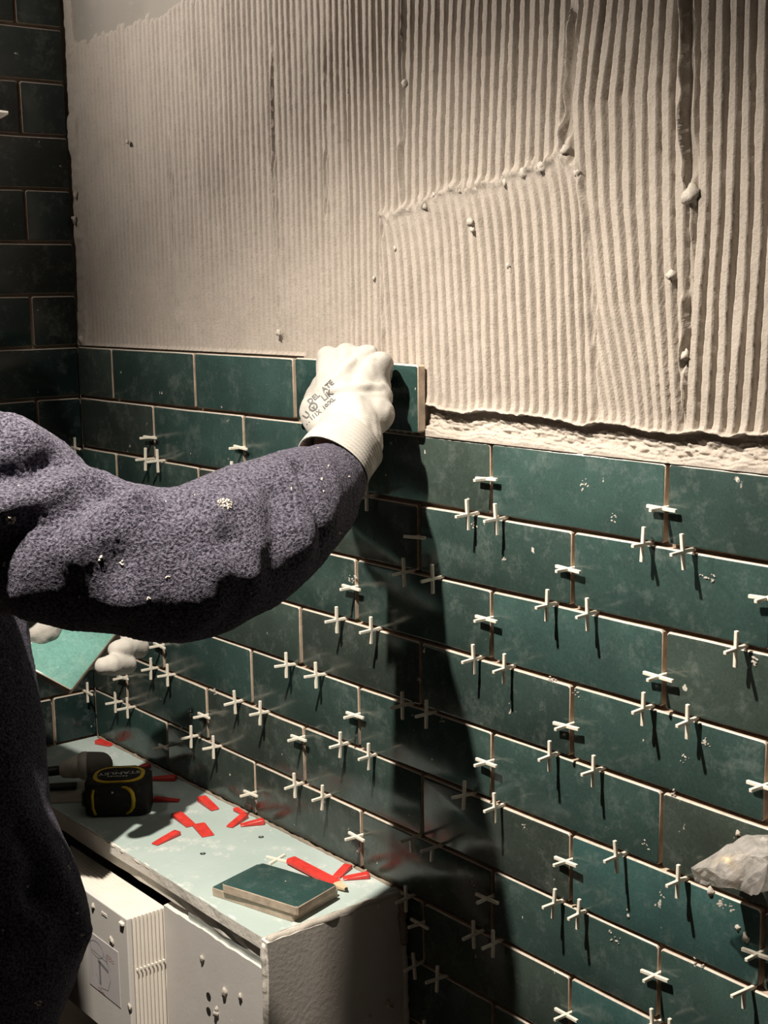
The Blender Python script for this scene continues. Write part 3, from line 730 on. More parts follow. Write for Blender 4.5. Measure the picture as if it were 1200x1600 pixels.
def cut_tile(a, b, c, z, label, col, seed):
    """a: left corner, b: near corner, c: right corner on the plan"""
    a, b, c = Vector((*a, 0)), Vector((*b, 0)), Vector((*c, 0))
    L, Wd = (b - a).length, (c - b).length
    o = bpy.data.objects.new('wall_tile', tile_mesh(L, Wd, 0.0092, seed)); COL.objects.link(o)
    ex = (b - a).normalized(); ez = Vector((-ex.y, ex.x, 0))
    ctr = (a + c) / 2
    o.matrix_world = Matrix(((ex.x, 0, ez.x, ctr.x), (ex.y, 0, ez.y, ctr.y), (0, -1, 0, z + 0.0092), (0, 0, 0, 1)))
    o.color = col; tag(o, label, 'tile', 'loose cut tiles on the ledge'); return o
zt = ZL + 0.0004
def plan(q, z): p = hit(q[0], q[1], 2, z); return (p.x, p.y)
cut_tile(plan((339, 1388), zt + 0.0092), plan((467, 1430), zt + 0.0092), plan((520, 1385), zt + 0.0092), zt, 'lower of two cut green tiles stacked on the ledge', (0.028, 0.075, 0.070, 1), 31)
cut_tile(plan((348, 1381), zt + 0.0185), plan((466, 1418), zt + 0.0185), plan((525, 1381), zt + 0.0185), zt + 0.0093, 'upper of two cut green tiles stacked on the ledge, glazed face up', (0.026, 0.066, 0.062, 1), 32)
o = bpy.data.objects.new('tile_spacer', SPM['cross']); COL.objects.link(o)
p = hit(433, 1345, 2, ZL); o.location = (p.x, p.y, ZL + 0.0016); o.rotation_euler = (0, math.pi / 2, 0.35)
tag(o, 'loose white cross spacer lying flat on the ledge behind the cut tiles', 'spacer')

# carpenter's pencil
pa, pb = hit(455, 1344, 2, ZL + 0.004), hit(543, 1390, 2, ZL + 0.004)
pen = tag(empty('carpenter_pencil', (pa.x, pa.y, ZL)), 'flat red carpenter pencil with bare wood tip behind the cut tiles', 'pencil')
pen.rotation_euler = (0, 0, math.atan2(pb.y - pa.y, pb.x - pa.x)); Lp = (pb - pa).length
bm = bmesh.new()
sec = [(-0.0065, 0.0024), (-0.0048, 0.0006), (0.0048, 0.0006), (0.0065, 0.0024), (0.0065, 0.0054), (0.0048, 0.0074), (-0.0048, 0.0074), (-0.0065, 0.0054)]
def loft(bm, secs):
    rs = [[bm.verts.new(v) for v in s] for s in secs]; n = len(rs[0])
    for a, b in zip(rs, rs[1:]):
        for k in range(n): bm.faces.new((a[k], a[(k + 1) % n], b[(k + 1) % n], b[k]))
    bm.faces.new(rs[0][::-1]); bm.faces.new(rs[-1])
loft(bm, [[(0, y, z) for y, z in sec], [(Lp * 0.83, y, z) for y, z in sec]]); bm_obj('pencil_body', bm, M['wedge'], pen)
bm = bmesh.new()
loft(bm, [[(Lp * 0.83, y * .97, 0.004 + (z - 0.004) * .97) for y, z in sec], [(Lp * 0.975, y * .35, 0.004 + (z - 0.004) * .5) for y, z in sec]]); bm_obj('wood_tip', bm, M['wood'], pen)
bm = bmesh.new()
loft(bm, [[(Lp * 0.972, y * .30, 0.004 + (z - 0.004) * .4) for y, z in sec], [(Lp, y * .12, 0.004 + (z - 0.004) * .15) for y, z in sec]]); bm_obj('lead', bm, M['black'], pen)

# tape measure, lying on its side
tm = tag(empty('tape_measure', (0.262, -0.108, ZL)), 'black and yellow tape measure lying on its side on the ledge', 'tape measure')
tm.rotation_euler = (0, 0, math.radians(55))
def rrect(w2, h2, r, n=6, r2=None):
    pts = []
    rs = [r, r, r2 or r, r2 or r]
    for q_, (cx, cy) in enumerate(((1, 1), (-1, 1), (-1, -1), (1, -1))):
        rr = rs[q_]
        for i in range(n + 1):
            a = math.pi / 2 * (q_ + i / n); pts.append((cx * (w2 - rr) + rr * math.cos(a), cy * (h2 - rr) + rr * math.sin(a)))
    return pts
TW, TH2, TT = 0.0385, 0.0345, 0.041
def mirror(p): return p
bm = bmesh.new(); prism(bm, rrect(TW, TH2, 0.022, 7, 0.010), 0.0005, TT - 0.0008, 0.005, 3); bm_obj('case', bm, M['black_rubber'], tm, True)
bm = bmesh.new(); prism(bm, rrect(TW * 0.80, TH2 * 0.80, 0.021, 7, 0.021), TT - 0.002, TT + 0.0006, 0.0005, 1)
ring = bm_obj('label_ring', bm, M['yellow'], tm)
bm = bmesh.new(); prism(bm, rrect(TW * 0.68, TH2 * 0.66, 0.018, 7, 0.018), TT - 0.001, TT + 0.0011, 0.0003, 1); disc = bm_obj('label_disc', bm, M['black_rubber'], tm)
# yellow trim line running round the side of the case
bm = bmesh.new()
zt0, zt1 = 0.004, TT - 0.002
def on_side(x): return -TH2 - 0.0004
tube(bm, [(-TW * .66, -TH2 - 0.0003, zt0), (-TW * .74, -TH2 - 0.0003, TT * .3), (-TW * .74, -TH2 - 0.0003, TT * .7), (-TW * .70, -TH2 - 0.0003, TT * .86)], 0.0018, 8)
tube(bm, [(-TW * .55, -TH2 + 0.0016, TT - 0.0030), (TW * .1, -TH2 + 0.0016, TT - 0.0030), (TW * .30, -TH2 + 0.0006, TT - 0.0042), (TW * .42, -TH2 - 0.0002, TT * .83), (TW * .50, -TH2 - 0.0003, TT * .72),
          (TW * .53, -TH2 - 0.0003, TT * .5), (TW * .50, -TH2 - 0.0003, TT * .3), (TW * .42, -TH2 - 0.0003, TT * .18), (TW * .28, -TH2 - 0.0003, zt0)], [.0010, .0011, .0018, .0024, .0026, .0027, .0026, .0022, .0014], 8)
bm_obj('yellow_trim', bm, M['yellow'], tm, True)
bm = bmesh.new(); box(bm, (-TW - 0.004, -0.016, 0.006), (-TW + 0.004, 0.002, 0.026), 0.002, 2); bm_obj('tape_mouth', bm, M['black'], tm)
bm = bmesh.new(); box(bm, (-TW - 0.007, -0.013, 0.006), (-TW - 0.0055, -0.001, 0.024), 0.0004, 1); bm_obj('tape_hook', bm, M['blade'], tm)
def text_mesh(body, size, mat, bold=0.0, shear=0.0):
    cu = bpy.data.curves.new('t', 'FONT'); cu.body = body; cu.size = size; cu.align_x = 'CENTER'; cu.align_y = 'CENTER'; cu.offset = bold; cu.shear = shear; cu.resolution_u = 2
    ob = bpy.data.objects.new('t', cu); COL.objects.link(ob)
    dg = bpy.context.evaluated_depsgraph_get(); dg.update()
    me_ = bpy.data.meshes.new_from_object(ob.evaluated_get(dg)); bpy.data.objects.remove(ob); bpy.data.curves.remove(cu)
    me_.materials.clear(); me_.materials.append(mat); return me_
tx = bpy.data.objects.new('lettering', text_mesh('STANLEY', 0.0125, M['pale_grip'], 0.0002)); COL.objects.link(tx)
tx.parent = disc; tx.location = (0, 0.002, TT + 0.0014); tx.rotation_euler = (0, 0, math.radians(186))
bm = bmesh.new()                        # a second line too small to read
for i in range(7): box(bm, (-0.013 + i * 0.0036, -0.0105, TT + 0.0010), (-0.0106 + i * 0.0036, -0.0078 + 0.0006 * (i % 2), TT + 0.0016))
o = bm_obj('small_print', bm, M['pale_grip']); o.parent = disc; o['kind'] = 'stuff'

# trowel behind the tape measure
tr = tag(empty('trowel', (0.13, -0.085, ZL)), 'plastering trowel with rounded dusty handle lying behind the tape measure', 'trowel')
def PT(o): o.parent = tr; o.matrix_parent_inverse = Matrix.Translation(-tr.location); return o
kb = hit(156, 1195, 2, ZL + 0.030)
hd = Vector((-0.60, -0.80, 0)).normalized()      # along the handle, away from its rounded end
hd = Vector((-0.52, -0.85, 0)).normalized()
def along(d_, z_): return (kb.x + hd.x * d_, kb.y + hd.y * d_, ZL + z_)
HZ = 0.030
bm = bmesh.new(); capsules(bm, [(along(0.000, HZ), 0.0165, along(0.014, HZ), 0.0175)], 3); PT(bm_obj('handle_knob', bm, M['dark_grip'], None, True))
bm = bmesh.new(); tube(bm, [along(0.014, HZ), along(0.016, HZ), along(0.022, HZ), along(0.026, HZ)], [0.016, 0.0180, 0.0178, 0.0155], 24); PT(bm_obj('ferrule', bm, M['pale_grip'], None, True))
bm = bmesh.new(); tube(bm, [along(0.024, HZ), along(0.036, HZ - .002), along(0.048, HZ - .004), along(0.052, HZ - .004)], [0.0150, 0.0135, 0.0100, 0.004], 20); PT(bm_obj('handle', bm, M['pale_grip'], None, True))
bm = bmesh.new(); tube(bm, [along(0.046, HZ - .004), along(0.08, HZ - .006), along(0.14, HZ - .008), along(0.155, HZ - 0.016), along(0.155, 0.004)], 0.0062, 12); PT(bm_obj('tang', bm, M['black'], None, True))
sd_ = Vector((-hd.y, hd.x, 0))
def plate(z0, z1, a0, a1, b0, b1, mat, nm):
    bm = bmesh.new(); box(bm, (0, 0, 0), (1, 1, 1), 0.0)
    for v in bm.verts:
        a_, b_ = a0 + (a1 - a0) * v.co.x, b0 + (b1 - b0) * v.co.y
        q = Vector((kb.x, kb.y, 0)) + hd * a_ + sd_ * b_; v.co = Vector((q.x, q.y, ZL + z0 + (z1 - z0) * v.co.z))
    return PT(bm_obj(nm, bm, mat))
plate(0.0005, 0.0022, 0.016, 0.21, -0.022, 0.050, M['blade'], 'blade')
plate(0.0022, 0.0070, 0.030, 0.16, -0.006, 0.010, M['black'], 'mounting_bar')

# ------------------------------------------------------------------ wrapped pipe outlet on the right
po = tag(empty('pipe_outlet', (1.106, 0.0, 1.118)), 'brass pipe outlet sticking out of the tiled wall inside the crumpled film', 'pipe')
bm = bmesh.new(); tube(bm, [(0, 0.009, 0), (0, -0.014, 0), (0, -0.016, 0), (0, -0.028, 0)], [0.0105, 0.0105, 0.0130, 0.0126], 20); bm_obj('pipe_body', bm, M['brass'], po, True)
bm = bmesh.new(); tube(bm, [(0, -0.024, 0), (0, -0.0285, 0)], 0.0085, 16); bm_obj('pipe_bore', bm, M['black'], po)
bm = bmesh.new(); tube(bm, [(0, 0.008, 0), (0, -0.0012, 0)], [0.017, 0.017], 24); bm_obj('cut_hole', bm, M['black'], po)
# crumpled film hung round the pipe: triangulated facets between pixel-measured corners at their own distance from the wall
bm = bmesh.new(); FV = {}
def fv(k, px, py, y): FV[k] = bm.verts.new(hit(px, py, 1, y))
for k, px, py, y in (('a', 1080, 1357, -.034), ('b', 1085, 1378, -.030), ('c', 1104, 1356, -.046), ('d', 1138, 1320, -.030), ('e', 1168, 1303, -.012), ('f', 1200, 1306, -.006), ('g', 1170, 1338, -.056),
                     ('h', 1133, 1350, -.058), ('i', 1134, 1376, -.062), ('j', 1110, 1386, -.040), ('k', 1172, 1398, -.060), ('l', 1200, 1352, -.066), ('m', 1192, 1340, -.064), ('n', 1215, 1330, -.040),
                     ('o', 1188, 1397, -.040), ('p', 1215, 1385, -.050), ('q', 1228, 1345, -.030), ('r', 1145, 1332, -.052), ('s', 1160, 1378, -.060), ('t', 1225, 1315, -.010), ('u', 1156, 1388, -.056)): fv(k, px, py, y)
for f in ('a b c', 'c d a', 'c h d', 'd h r', 'd r g', 'd g e', 'e g m', 'e m f', 'c b j', 'c j i', 'c i h', 'h i g', 'h g r', 'i s g', 'g s l', 'g l m', 'i j u', 'i u s', 's u k', 's k l', 'm l n', 'f m n', 'f n t', 'l k o', 'l o p', 'l p q', 'l q n', 'n q t'):
    try: bm.faces.new([FV[k] for k in f.split()])
    except ValueError: pass
bmesh.ops.subdivide_edges(bm, edges=list(bm.edges), cuts=3, use_grid_fill=True)
for v in bm.verts:
    v.co += Vector((noise.noise(v.co * 130), noise.noise(v.co * 131 + Vector((4, 0, 0))), noise.noise(v.co * 132 + Vector((0, 7, 0))))) * 0.0019
film = tag(bm_obj('plastic_film', bm, M['film']), 'crumpled clear plastic film wrapped round the pipe at the right', 'plastic film')
for x, z, r in ((1.072, 1.083, 4), (1.108, 1.056, 4.5), (1.100, 1.062, 3), (1.098, 1.141, 3), (1.122, 1.143, 3.5)):
    lump(x, z, r * 0.0008, -0.0005, parent=wall_back)
lump(0.985, 1.031, 0.0017, -0.0003, parent=wall_back); lump(0.984, 1.036, 0.0011, -0.0003, parent=wall_back)

def wall_flecks(px, py, r_px, cnt, big=0.0012):
    p = hit(px, py, 1, -0.0004); r = r_px * (p - CAM).length / FPX; bm = bmesh.new()
    for i in range(cnt):
        t, q_ = random.uniform(0, 6.283), random.random() ** 0.7 * r; fr_ = random.uniform(0.25, 0.9) * big; ph = random.uniform(0, 6); k_ = 6
        c = Vector((p.x + q_ * math.cos(t), 0, p.z + q_ * math.sin(t))); ang = random.uniform(-0.6, 1.2); st = random.uniform(1, 2.6)
        def rim(a_): u_, v_ = math.cos(a_) * fr_ * st, math.sin(a_) * fr_; return (c.x + u_ * math.cos(ang) - v_ * math.sin(ang), -0.0004, c.z + u_ * math.sin(ang) + v_ * math.cos(ang))
        top_ = bm.verts.new((c.x, -0.0005 - fr_ * 0.18, c.z)); ring = [bm.verts.new(rim(ph + 6.283 * j / k_)) for j in range(k_)]
        base = [bm.verts.new((v.co.x, 0.0012, v.co.z)) for v in ring]
        for j in range(k_):
            bm.faces.new((top_, ring[j], ring[(j + 1) % k_])); bm.faces.new((ring[j], base[j], base[(j + 1) % k_], ring[(j + 1) % k_]))
    o = bm_obj('dried_splash', bm, M['wet_adhesive'], wall_back); o['kind'] = 'stuff'
for q in ((862, 1066, 9, 16, .0012), (550, 905, 9, 14, .0010), (1028, 1411, 9, 9, .0014), (1035, 1396, 7, 5, .0009), (655, 1062, 5, 8, .0010), (912, 756, 10, 10, .0010), (1105, 898, 14, 9, .0011),
          (786, 873, 6, 8, .0009), (740, 820, 7, 9, .0011), (958, 808, 10, 8, .0009), (1178, 1034, 7, 8, .0012), (1102, 1160, 9, 10, .0012), (1070, 1188, 9, 7, .0010), (335, 1081, 5, 6, .0012), (297, 1114, 6, 6, .0011),
          (282, 1140, 5, 5, .0011), (1010, 1320, 9, 8, .0009), (1050, 1240, 7, 8, .0010), (900, 1085, 8, 6, .0008), (690, 1130, 9, 6, .0008), (960, 1465, 14, 8, .0010), (1130, 1410, 10, 9, .0014), (1145, 1420, 8, 6, .0012),
          (740, 1380, 12, 9, .0009), (820, 1290, 8, 6, .0008), (610, 600 + 95, 4, 3, .0008), (252, 612, 8, 6, .0010), (118, 602, 4, 3, .0010), (505, 1250, 9, 7, .0008), (560, 1330, 6, 10, .0012), (1090, 1505, 10, 8, .0009)):
    wall_flecks(*q)

# ------------------------------------------------------------------ the person
person = tag(empty('person', (0.40, -0.47, 0.0)), 'person in navy fleece and white gloves reaching out to press a tile on the wall', 'person')
def PP(o, par=None):
    par = par or person; o.parent = par; o.matrix_parent_inverse = Matrix.Translation(-person.location) if par is person else Matrix.Identity(4); return o
SHR, ELR, WRR = at(-215, 755, 1.15), at(285, 885, 1.085), at(516, 738, 1.268)
BO = Vector((-0.07, 0.06, 0.0))                    # trunk axis against the ledge
SHL, ELL, WRL = Vector((0.20, -0.38, 1.43)), Vector((0.21, -0.33, 1.16)), at(-45, 1000, 1.475)
NECK, HEAD = Vector((0.37, -0.43, 1.515)), Vector((0.377, -0.425, 1.684))
# body: one continuous surface
bm = bmesh.new(); V_ = Vector
def B_(p): return Vector(p) + BO
capsules(bm, [
    (B_((.32, -.48, .95)), .085, B_((.48, -.48, .95)), .085), (B_((.33, -.48, 1.15)), .085, B_((.47, -.48, 1.15)), .085), (B_((.33, -.48, .95)), .085, B_((.33, -.48, 1.15)), .085), (B_((.47, -.48, .95)), .085, B_((.47, -.48, 1.15)), .085),
    (B_((.33, -.48, 1.15)), .085, B_((.31, -.48, 1.37)), .085), (B_((.47, -.48, 1.15)), .085, B_((.50, -.48, 1.37)), .085), (B_((.31, -.48, 1.37)), .085, B_((.50, -.48, 1.37)), .085),
    (B_((.41, -.48, 1.42)), .075, NECK, .056), (NECK, .055, HEAD + V_((0, -.02, -.06)), .058),
    (B_((.50, -.48, 1.39)), .075, SHR, .058), (SHR, .050, ELR, .036), (ELR, .036, WRR, .027), (WRR, .027, at(540, 690, 1.296), .024),
    (B_((.31, -.48, 1.39)), .075, SHL, .058), (SHL, .058, ELL, .044), (ELL, .044, WRL, .027),
    (B_((.33, -.48, .93)), .085, B_((.32, -.47, .50)), .062), (B_((.32, -.47, .50)), .060, B_((.31, -.50, .085)), .040), (B_((.31, -.50, .085)), .040, B_((.31, -.37, .04)), .032),
    (B_((.47, -.48, .93)), .085, B_((.49, -.46, .50)), .062), (B_((.49, -.46, .50)), .060, B_((.50, -.50, .085)), .040), (B_((.50, -.50, .085)), .040, B_((.50, -.37, .04)), .032),
    (HEAD + V_((0, -.02, .03)), .088, HEAD + V_((0, .015, .02)), .080), (HEAD + V_((0, .02, .0)), .074, HEAD + V_((0, .045, -.075)), .040),
    (HEAD + V_((0, .082, .012)), .009, HEAD + V_((0, .097, -.022)), .0125),
    (HEAD + V_((-.018, .078, -.060)), .011, HEAD + V_((.018, .078, -.060)), .011),
    (HEAD + V_((-.022, .080, .032)), .012, HEAD + V_((.022, .080, .032)), .012),
    (HEAD + V_((-.083, -.008, -.02)), .012, HEAD + V_((-.088, -.016, .018)), .015), (HEAD + V_((.083, -.008, -.02)), .012, HEAD + V_((.088, -.016, .018)), .015)], 2)
PP(link('body', voxel_mesh('body', bm, 0.006, 4), M['skin']))
for s in (-1, 1):
    bm = bmesh.new(); bmesh.ops.create_uvsphere(bm, u_segments=16, v_segments=10, radius=0.012); o = PP(bm_obj('eye', bm, M['eye'], None, True)); o.location = HEAD + V_((.031 * s, .069, .012))
bm = bmesh.new(); capsules(bm, [(HEAD + V_((0, -.045, .02)), .080, HEAD + V_((0, -.03, .045)), .086), (HEAD + V_((-.03, -.07, -.03)), .05, HEAD + V_((.03, -.07, -.03)), .05)], 2)
PP(link('hair', voxel_mesh('hair', bm, 0.006, 2), M['hair']))
bm = bmesh.new(); capsules(bm, [(HEAD + V_((0, -.02, .055)), .092, HEAD + V_((0, .005, .055)), .088)], 3)
bmesh.ops.bisect_plane(bm, geom=list(bm.verts) + list(bm.edges) + list(bm.faces), plane_co=HEAD + V_((0, 0, .055)), plane_no=(0, 0, -1), clear_outer=True)
loft_pts = []
tube(bm, [HEAD + V_((0, -.02, .052)), HEAD + V_((0, -.02, .064))], 0.094, 32)
brim = [(-.075, .055), (-.078, .10), (-.055, .145), (0, .162), (.055, .145), (.078, .10), (.075, .055)]
vb = [bm.verts.new(HEAD + V_((x, y, .058 + .004 * (1 - abs(x) / .08)))) for x, y in brim]; vt = [bm.verts.new(v.co + V_((0, 0, .003))) for v in vb]
bm.faces.new(vb[::-1]); bm.faces.new(vt)
for k in range(len(vb)): bm.faces.new((vb[k], vb[(k + 1) % 7], vt[(k + 1) % 7], vt[k]))
PP(bm_obj('cap', bm, M['cap'], None, True))
# trousers and shoes
bm = bmesh.new()
capsules(bm, [(B_((.33, -.48, .97)), .118, B_((.47, -.48, .97)), .118), (B_((.33, -.48, .95)), .112, B_((.32, -.47, .50)), .082), (B_((.32, -.47, .50)), .080, B_((.31, -.49, .10)), .062),
              (B_((.47, -.48, .95)), .112, B_((.49, -.46, .50)), .082), (B_((.49, -.46, .50)), .080, B_((.50, -.49, .10)), .062)], 2)
PP(link('trousers', voxel_mesh('trousers', bm, 0.008, 4), M['trouser']))
for x in (.31 + BO.x, .50 + BO.x):
    bm = bmesh.new(); capsules(bm, [(V_((x, -.52 + BO.y, .05)), .046, V_((x, -.33 + BO.y, .042)), .040)], 2)
    for v in bm.verts: v.co.z = max(v.co.z, 0.001)
    PP(bm_obj('shoe', bm, M['black'], None, True))

# jacket
def S(px, py, rp, d): return (at(px, py, d), rp * d / FPX)
bm = bmesh.new()
sl = [S(-235, 745, 165, 1.13), S(-110, 775, 160, 1.115), S(0, 805, 155, 1.10), S(90, 852, 126, 1.095), S(180, 868, 117, 1.09), S(240, 880, 121, 1.09), S(300, 880, 121, 1.09), S(370, 850, 118, 1.125), S(430, 812, 104, 1.17), S(480, 778, 84, 1.22), S(512, 752, 62, 1.255)]
capsules(bm, chain(sl), 3)
LT = [S(-90, 990, 132, 1.38), S(-78, 1150, 145, 1.385), S(-68, 1300, 148, 1.385), S(-12, 1450, 152, 1.37), S(-32, 1540, 138, 1.37)]
capsules(bm, chain(LT), 3)
back = [(p + Vector((-0.07, -0.05, -0.01)), r * 1.05) for p, r in LT]; capsules(bm, chain(back), 3)
far = [(p + Vector((-0.17, -0.02, 0.0)), r) for p, r in LT]; capsules(bm, chain(far), 3)
for a, b in zip(LT, back): capsules(bm, [(a[0], a[1], b[0], b[1])], 2)
for a, b in zip(back, far): capsules(bm, [(a[0], a[1], b[0], b[1])], 2)
capsules(bm, [(SHR, .075, B_((.44, -.48, 1.40)), .10), (B_((.44, -.48, 1.40)), .10, B_((.36, -.48, 1.40)), .10), (B_((.36, -.48, 1.40)), .10, SHL, .072), (LT[0][0], LT[0][1], B_((.46, -.48, 1.38)), .11), (back[0][0], back[0][1], B_((.40, -.49, 1.38)), .11), (far[0][0], far[0][1], B_((.33, -.48, 1.38)), .11)], 2)
capsules(bm, [(at(5, 838, 1.465), .078, at(-60, 815, 1.50), .082), (at(-60, 815, 1.50), .082, at(-110, 850, 1.45), .088), (at(-110, 850, 1.45), .088, B_((.36, -.47, 1.36)), .10), (B_((.33, -.48, .98)), .108, B_((.47, -.48, .98)), .108), (B_((.33, -.48, .98)), .108, B_((.33, -.48, 1.36)), .108), (B_((.47, -.48, .98)), .108, B_((.49, -.48, 1.36)), .108), (B_((.33, -.48, 1.36)), .108, B_((.49, -.48, 1.36)), .108),  # first three: unseen chest bulk added to shade the trowel and tape
              (B_((.34, -.48, 1.17)), .108, B_((.47, -.48, 1.17)), .108), (SHR, .080, B_((.50, -.48, 1.39)), .098), (V_((.56, -.405, 1.375)), .052, V_((.50, -.43, 1.35)), .065), (SHL, .072, ELL, .062), (ELL, .062, WRL + (ELL - WRL) * 0.28, .046), (B_((.41, -.475, 1.45)), .08, B_((.41, -.47, 1.50)), .072)], 2)  # includes an unseen mass behind the upper arm, added to keep lamplight off the torso
jm = voxel_mesh('jacket', bm, 0.0032, 5)
folds(jm, [
    # shoulder bump, upper left
    ([(15, 665), (55, 690)], 0.009, 0.018), ([(-10, 742), (45, 736), (90, 716)], -0.015, 0.012),
    ([(0, 795), (40, 782), (95, 763), (140, 752)], 0.007, 0.014), ([(0, 855), (20, 842), (50, 818)], -0.007, 0.014), ([(5, 900), (0, 950)], -0.006, 0.014),
    ([(62, 830), (35, 900), (28, 950)], 0.005, 0.015),
    # the valley beneath the upper bump and the long S-shaped ridge
    ([(140, 757), (175, 766), (200, 768)], -0.013, 0.010), ([(110, 758), (150, 742), (180, 744)], 0.004, 0.013),
    ([(202, 774), (170, 805), (145, 832), (112, 852)], 0.011, 0.015), ([(160, 766), (120, 790), (85, 825)], -0.008, 0.013),
    ([(185, 836), (165, 858), (120, 885)], 0.006, 0.014), ([(192, 880), (190, 910), (196, 965)], -0.006, 0.012), ([(217, 790), (213, 860), (212, 930)], 0.007, 0.015),
    ([(255, 768), (264, 778), (278, 800)], -0.003, 0.010), ([(300, 850), (318, 890), (335, 920)], -0.003, 0.010), ([(352, 850), (364, 890), (362, 950)], -0.008, 0.011), ([(395, 790), (402, 850), (382, 900)], 0.003, 0.016),
    ([(432, 770), (428, 840), (405, 890)], -0.007, 0.010), ([(345, 790), (335, 840), (345, 890)], 0.005, 0.012),
    # the lower belly of the sleeve hangs out towards us
    ([(50, 925), (110, 938), (175, 935)], 0.011, 0.026), ([(225, 940), (290, 945), (350, 925)], 0.011, 0.028), ([(380, 900), (440, 870), (490, 830)], 0.008, 0.022),
    # crease near the cuff
    ([(470, 728), (487, 785), (501, 850)], -0.014, 0.0075), ([(455, 740), (466, 800), (466, 860)], 0.007, 0.012), ([(515, 725), (525, 770), (520, 820)], 0.003, 0.012),
    ([(110, 970), (150, 976)], 0.004, 0.015), ([(240, 985), (290, 990)], 0.005, 0.016), ([(330, 978), (350, 968)], -0.003, 0.010),
    # body of the jacket
    ([(30, 1300), (60, 1360), (55, 1400)], -0.014, 0.012), ([(55, 1390), (95, 1440), (100, 1480)], -0.006, 0.014), ([(70, 1340), (100, 1400), (130, 1460)], 0.010, 0.018),
    ([(20, 1200), (40, 1300), (20, 1400)], 0.006, 0.020), ([(100, 1440), (60, 1470), (20, 1480)], 0.006, 0.018), ([(0, 1460), (60, 1500)], -0.008, 0.016)])
relax(jm, 6)
co = get_co(jm); no = get_no(jm)
broad = fbm(co, 22, 3.0, 2); fine = fbm(co, 320, 8.0, 2)
set_co(jm, co + no * (0.0017 * broad + 0.0007 * fine)[:, None])
jacket = PP(link('jacket', jm, M['fleece'])); jacket['label'] = 'dark navy fleece jacket spattered with plaster'
jb = bvh_of(jm)
def patch(bv, px, py, r_px, name, parent, mat):
    """a crust of dried splash flecks lying on the surface found at that pixel"""
    c = bv.ray_cast(CAM, ray(px, py))
    if c[0] is None: return
    p, nrm = c[0], c[1].normalized()
    if nrm.dot(CAM - p) < 0: nrm = -nrm
    d = (p - CAM).length; r = r_px * d / FPX
    a = nrm.cross(Vector((0, 0, 1))).normalized(); b = nrm.cross(a)
    bm = bmesh.new(); cnt = max(2, int(r_px * r_px * 0.34))
    for i in range(cnt):
        t, q_ = random.uniform(0, 6.283), math.sqrt(random.random()) * r
        q = p + a * q_ * math.cos(t) + b * q_ * math.sin(t) * 0.8; h = bv.find_nearest(q); fr_ = random.uniform(0.0006, 0.0015)
        n_ = h[1] if h[1].dot(nrm) > 0 else -h[1]
        top_ = bm.verts.new(h[0] + n_ * (0.0006 + fr_ * 0.6)); k_ = 5; ph = random.uniform(0, 6)
        ring = [bm.verts.new(h[0] + (a * math.cos(ph + 6.283 * j / k_) + b * math.sin(ph + 6.283 * j / k_)) * fr_ * random.uniform(0.6, 1.4) - n_ * 0.0003) for j in range(k_)]
        for j in range(k_): bm.faces.new((top_, ring[j], ring[(j + 1) % k_]))
    o = bm_obj(name, bm, mat); o.parent = parent; o['kind'] = 'stuff'; return o
for px, py, r in ((352, 787, 13), (190, 880, 4.5), (15, 812, 9), (157, 873, 4), (122, 932, 3), (6, 882, 4), (232, 935, 3), (262, 903, 4), (545, 745, 3), (503, 749, 2.5), (497, 700, 2.5), (513, 727, 2),
                  (505, 768, 2), (531, 832, 3), (58, 1570, 7), (4, 1455, 3), (128, 1462, 4), (108, 1355, 4), (122, 1428, 3), (98, 1325, 3), (44, 1387, 3)):
    patch(jb, px, py, r, 'plaster_splash', jacket, M['wet_adhesive'])

# gloves
def F(px, py, d, r): return (at(px, py, d), r)
gl = tag(empty('glove', (0, 0, 0))) if False else None
bm = bmesh.new()
W1 = F(545, 700, 1.292, .030)
mc = [(F(517, 655, 1.325, .015), F(516, 590, 1.348, .0140)), (F(533, 660, 1.312, .018), F(545, 580, 1.342, .0150)), (F(552, 664, 1.306, .019), F(572, 582, 1.340, .0145)), (F(574, 660, 1.312, .017), F(588, 602, 1.338, .0140))]
for a, b in mc: capsules(bm, [(a[0], a[1], b[0], b[1])], 3)
capsules(bm, [(mc[0][0][0], .017, mc[3][0][0], .018), (mc[0][1][0], .0135, mc[3][1][0], .0135), (F(503, 645, 1.338, .02)[0], .019, F(586, 648, 1.318, .02)[0], .019), (F(512, 620, 1.342, .02)[0], .016, F(588, 622, 1.328, .02)[0], .0165)], 2)
def FY(px, py, y, r): return (hit(px, py, 1, y), r)
fing = [[F(516, 590, 1.348, .0138), FY(513, 560, -.040, .0126), FY(523, 566, -.026, .0110), FY(528, 590, -.0215, .0096)],
        [F(545, 580, 1.342, .0145), FY(543, 556, -.042, .0132), FY(550, 562, -.026, .0112), FY(554, 592, -.0215, .0097)],
        [F(572, 582, 1.340, .0140), FY(572, 559, -.042, .0128), FY(578, 566, -.026, .0110), FY(579, 594, -.0215, .0096)],
        [F(588, 602, 1.338, .0128), FY(595, 566, -.044, .0108), FY(600, 570, -.028, .0100), FY(597, 594, -.0210, .0090)]]
for f in fing: capsules(bm, chain(f), 3)
capsules(bm, [(at(545, 694, 1.292), .0325, at(550, 640, 1.326), .0255)], 3)
capsules(bm, [(fing[0][1][0], .0100, fing[1][1][0], .0110), (fing[1][1][0], .0110, fing[2][1][0], .0100)], 2)      # knit bridging the finger roots
capsules(bm, chain([F(509, 668, 1.325, .017), F(495, 645, 1.345, .0170), FY(497, 618, -.034, .0130), FY(508, 594, -.0225, .0105)]), 3)
gm = voxel_mesh('glove', bm, 0.0017, 12)
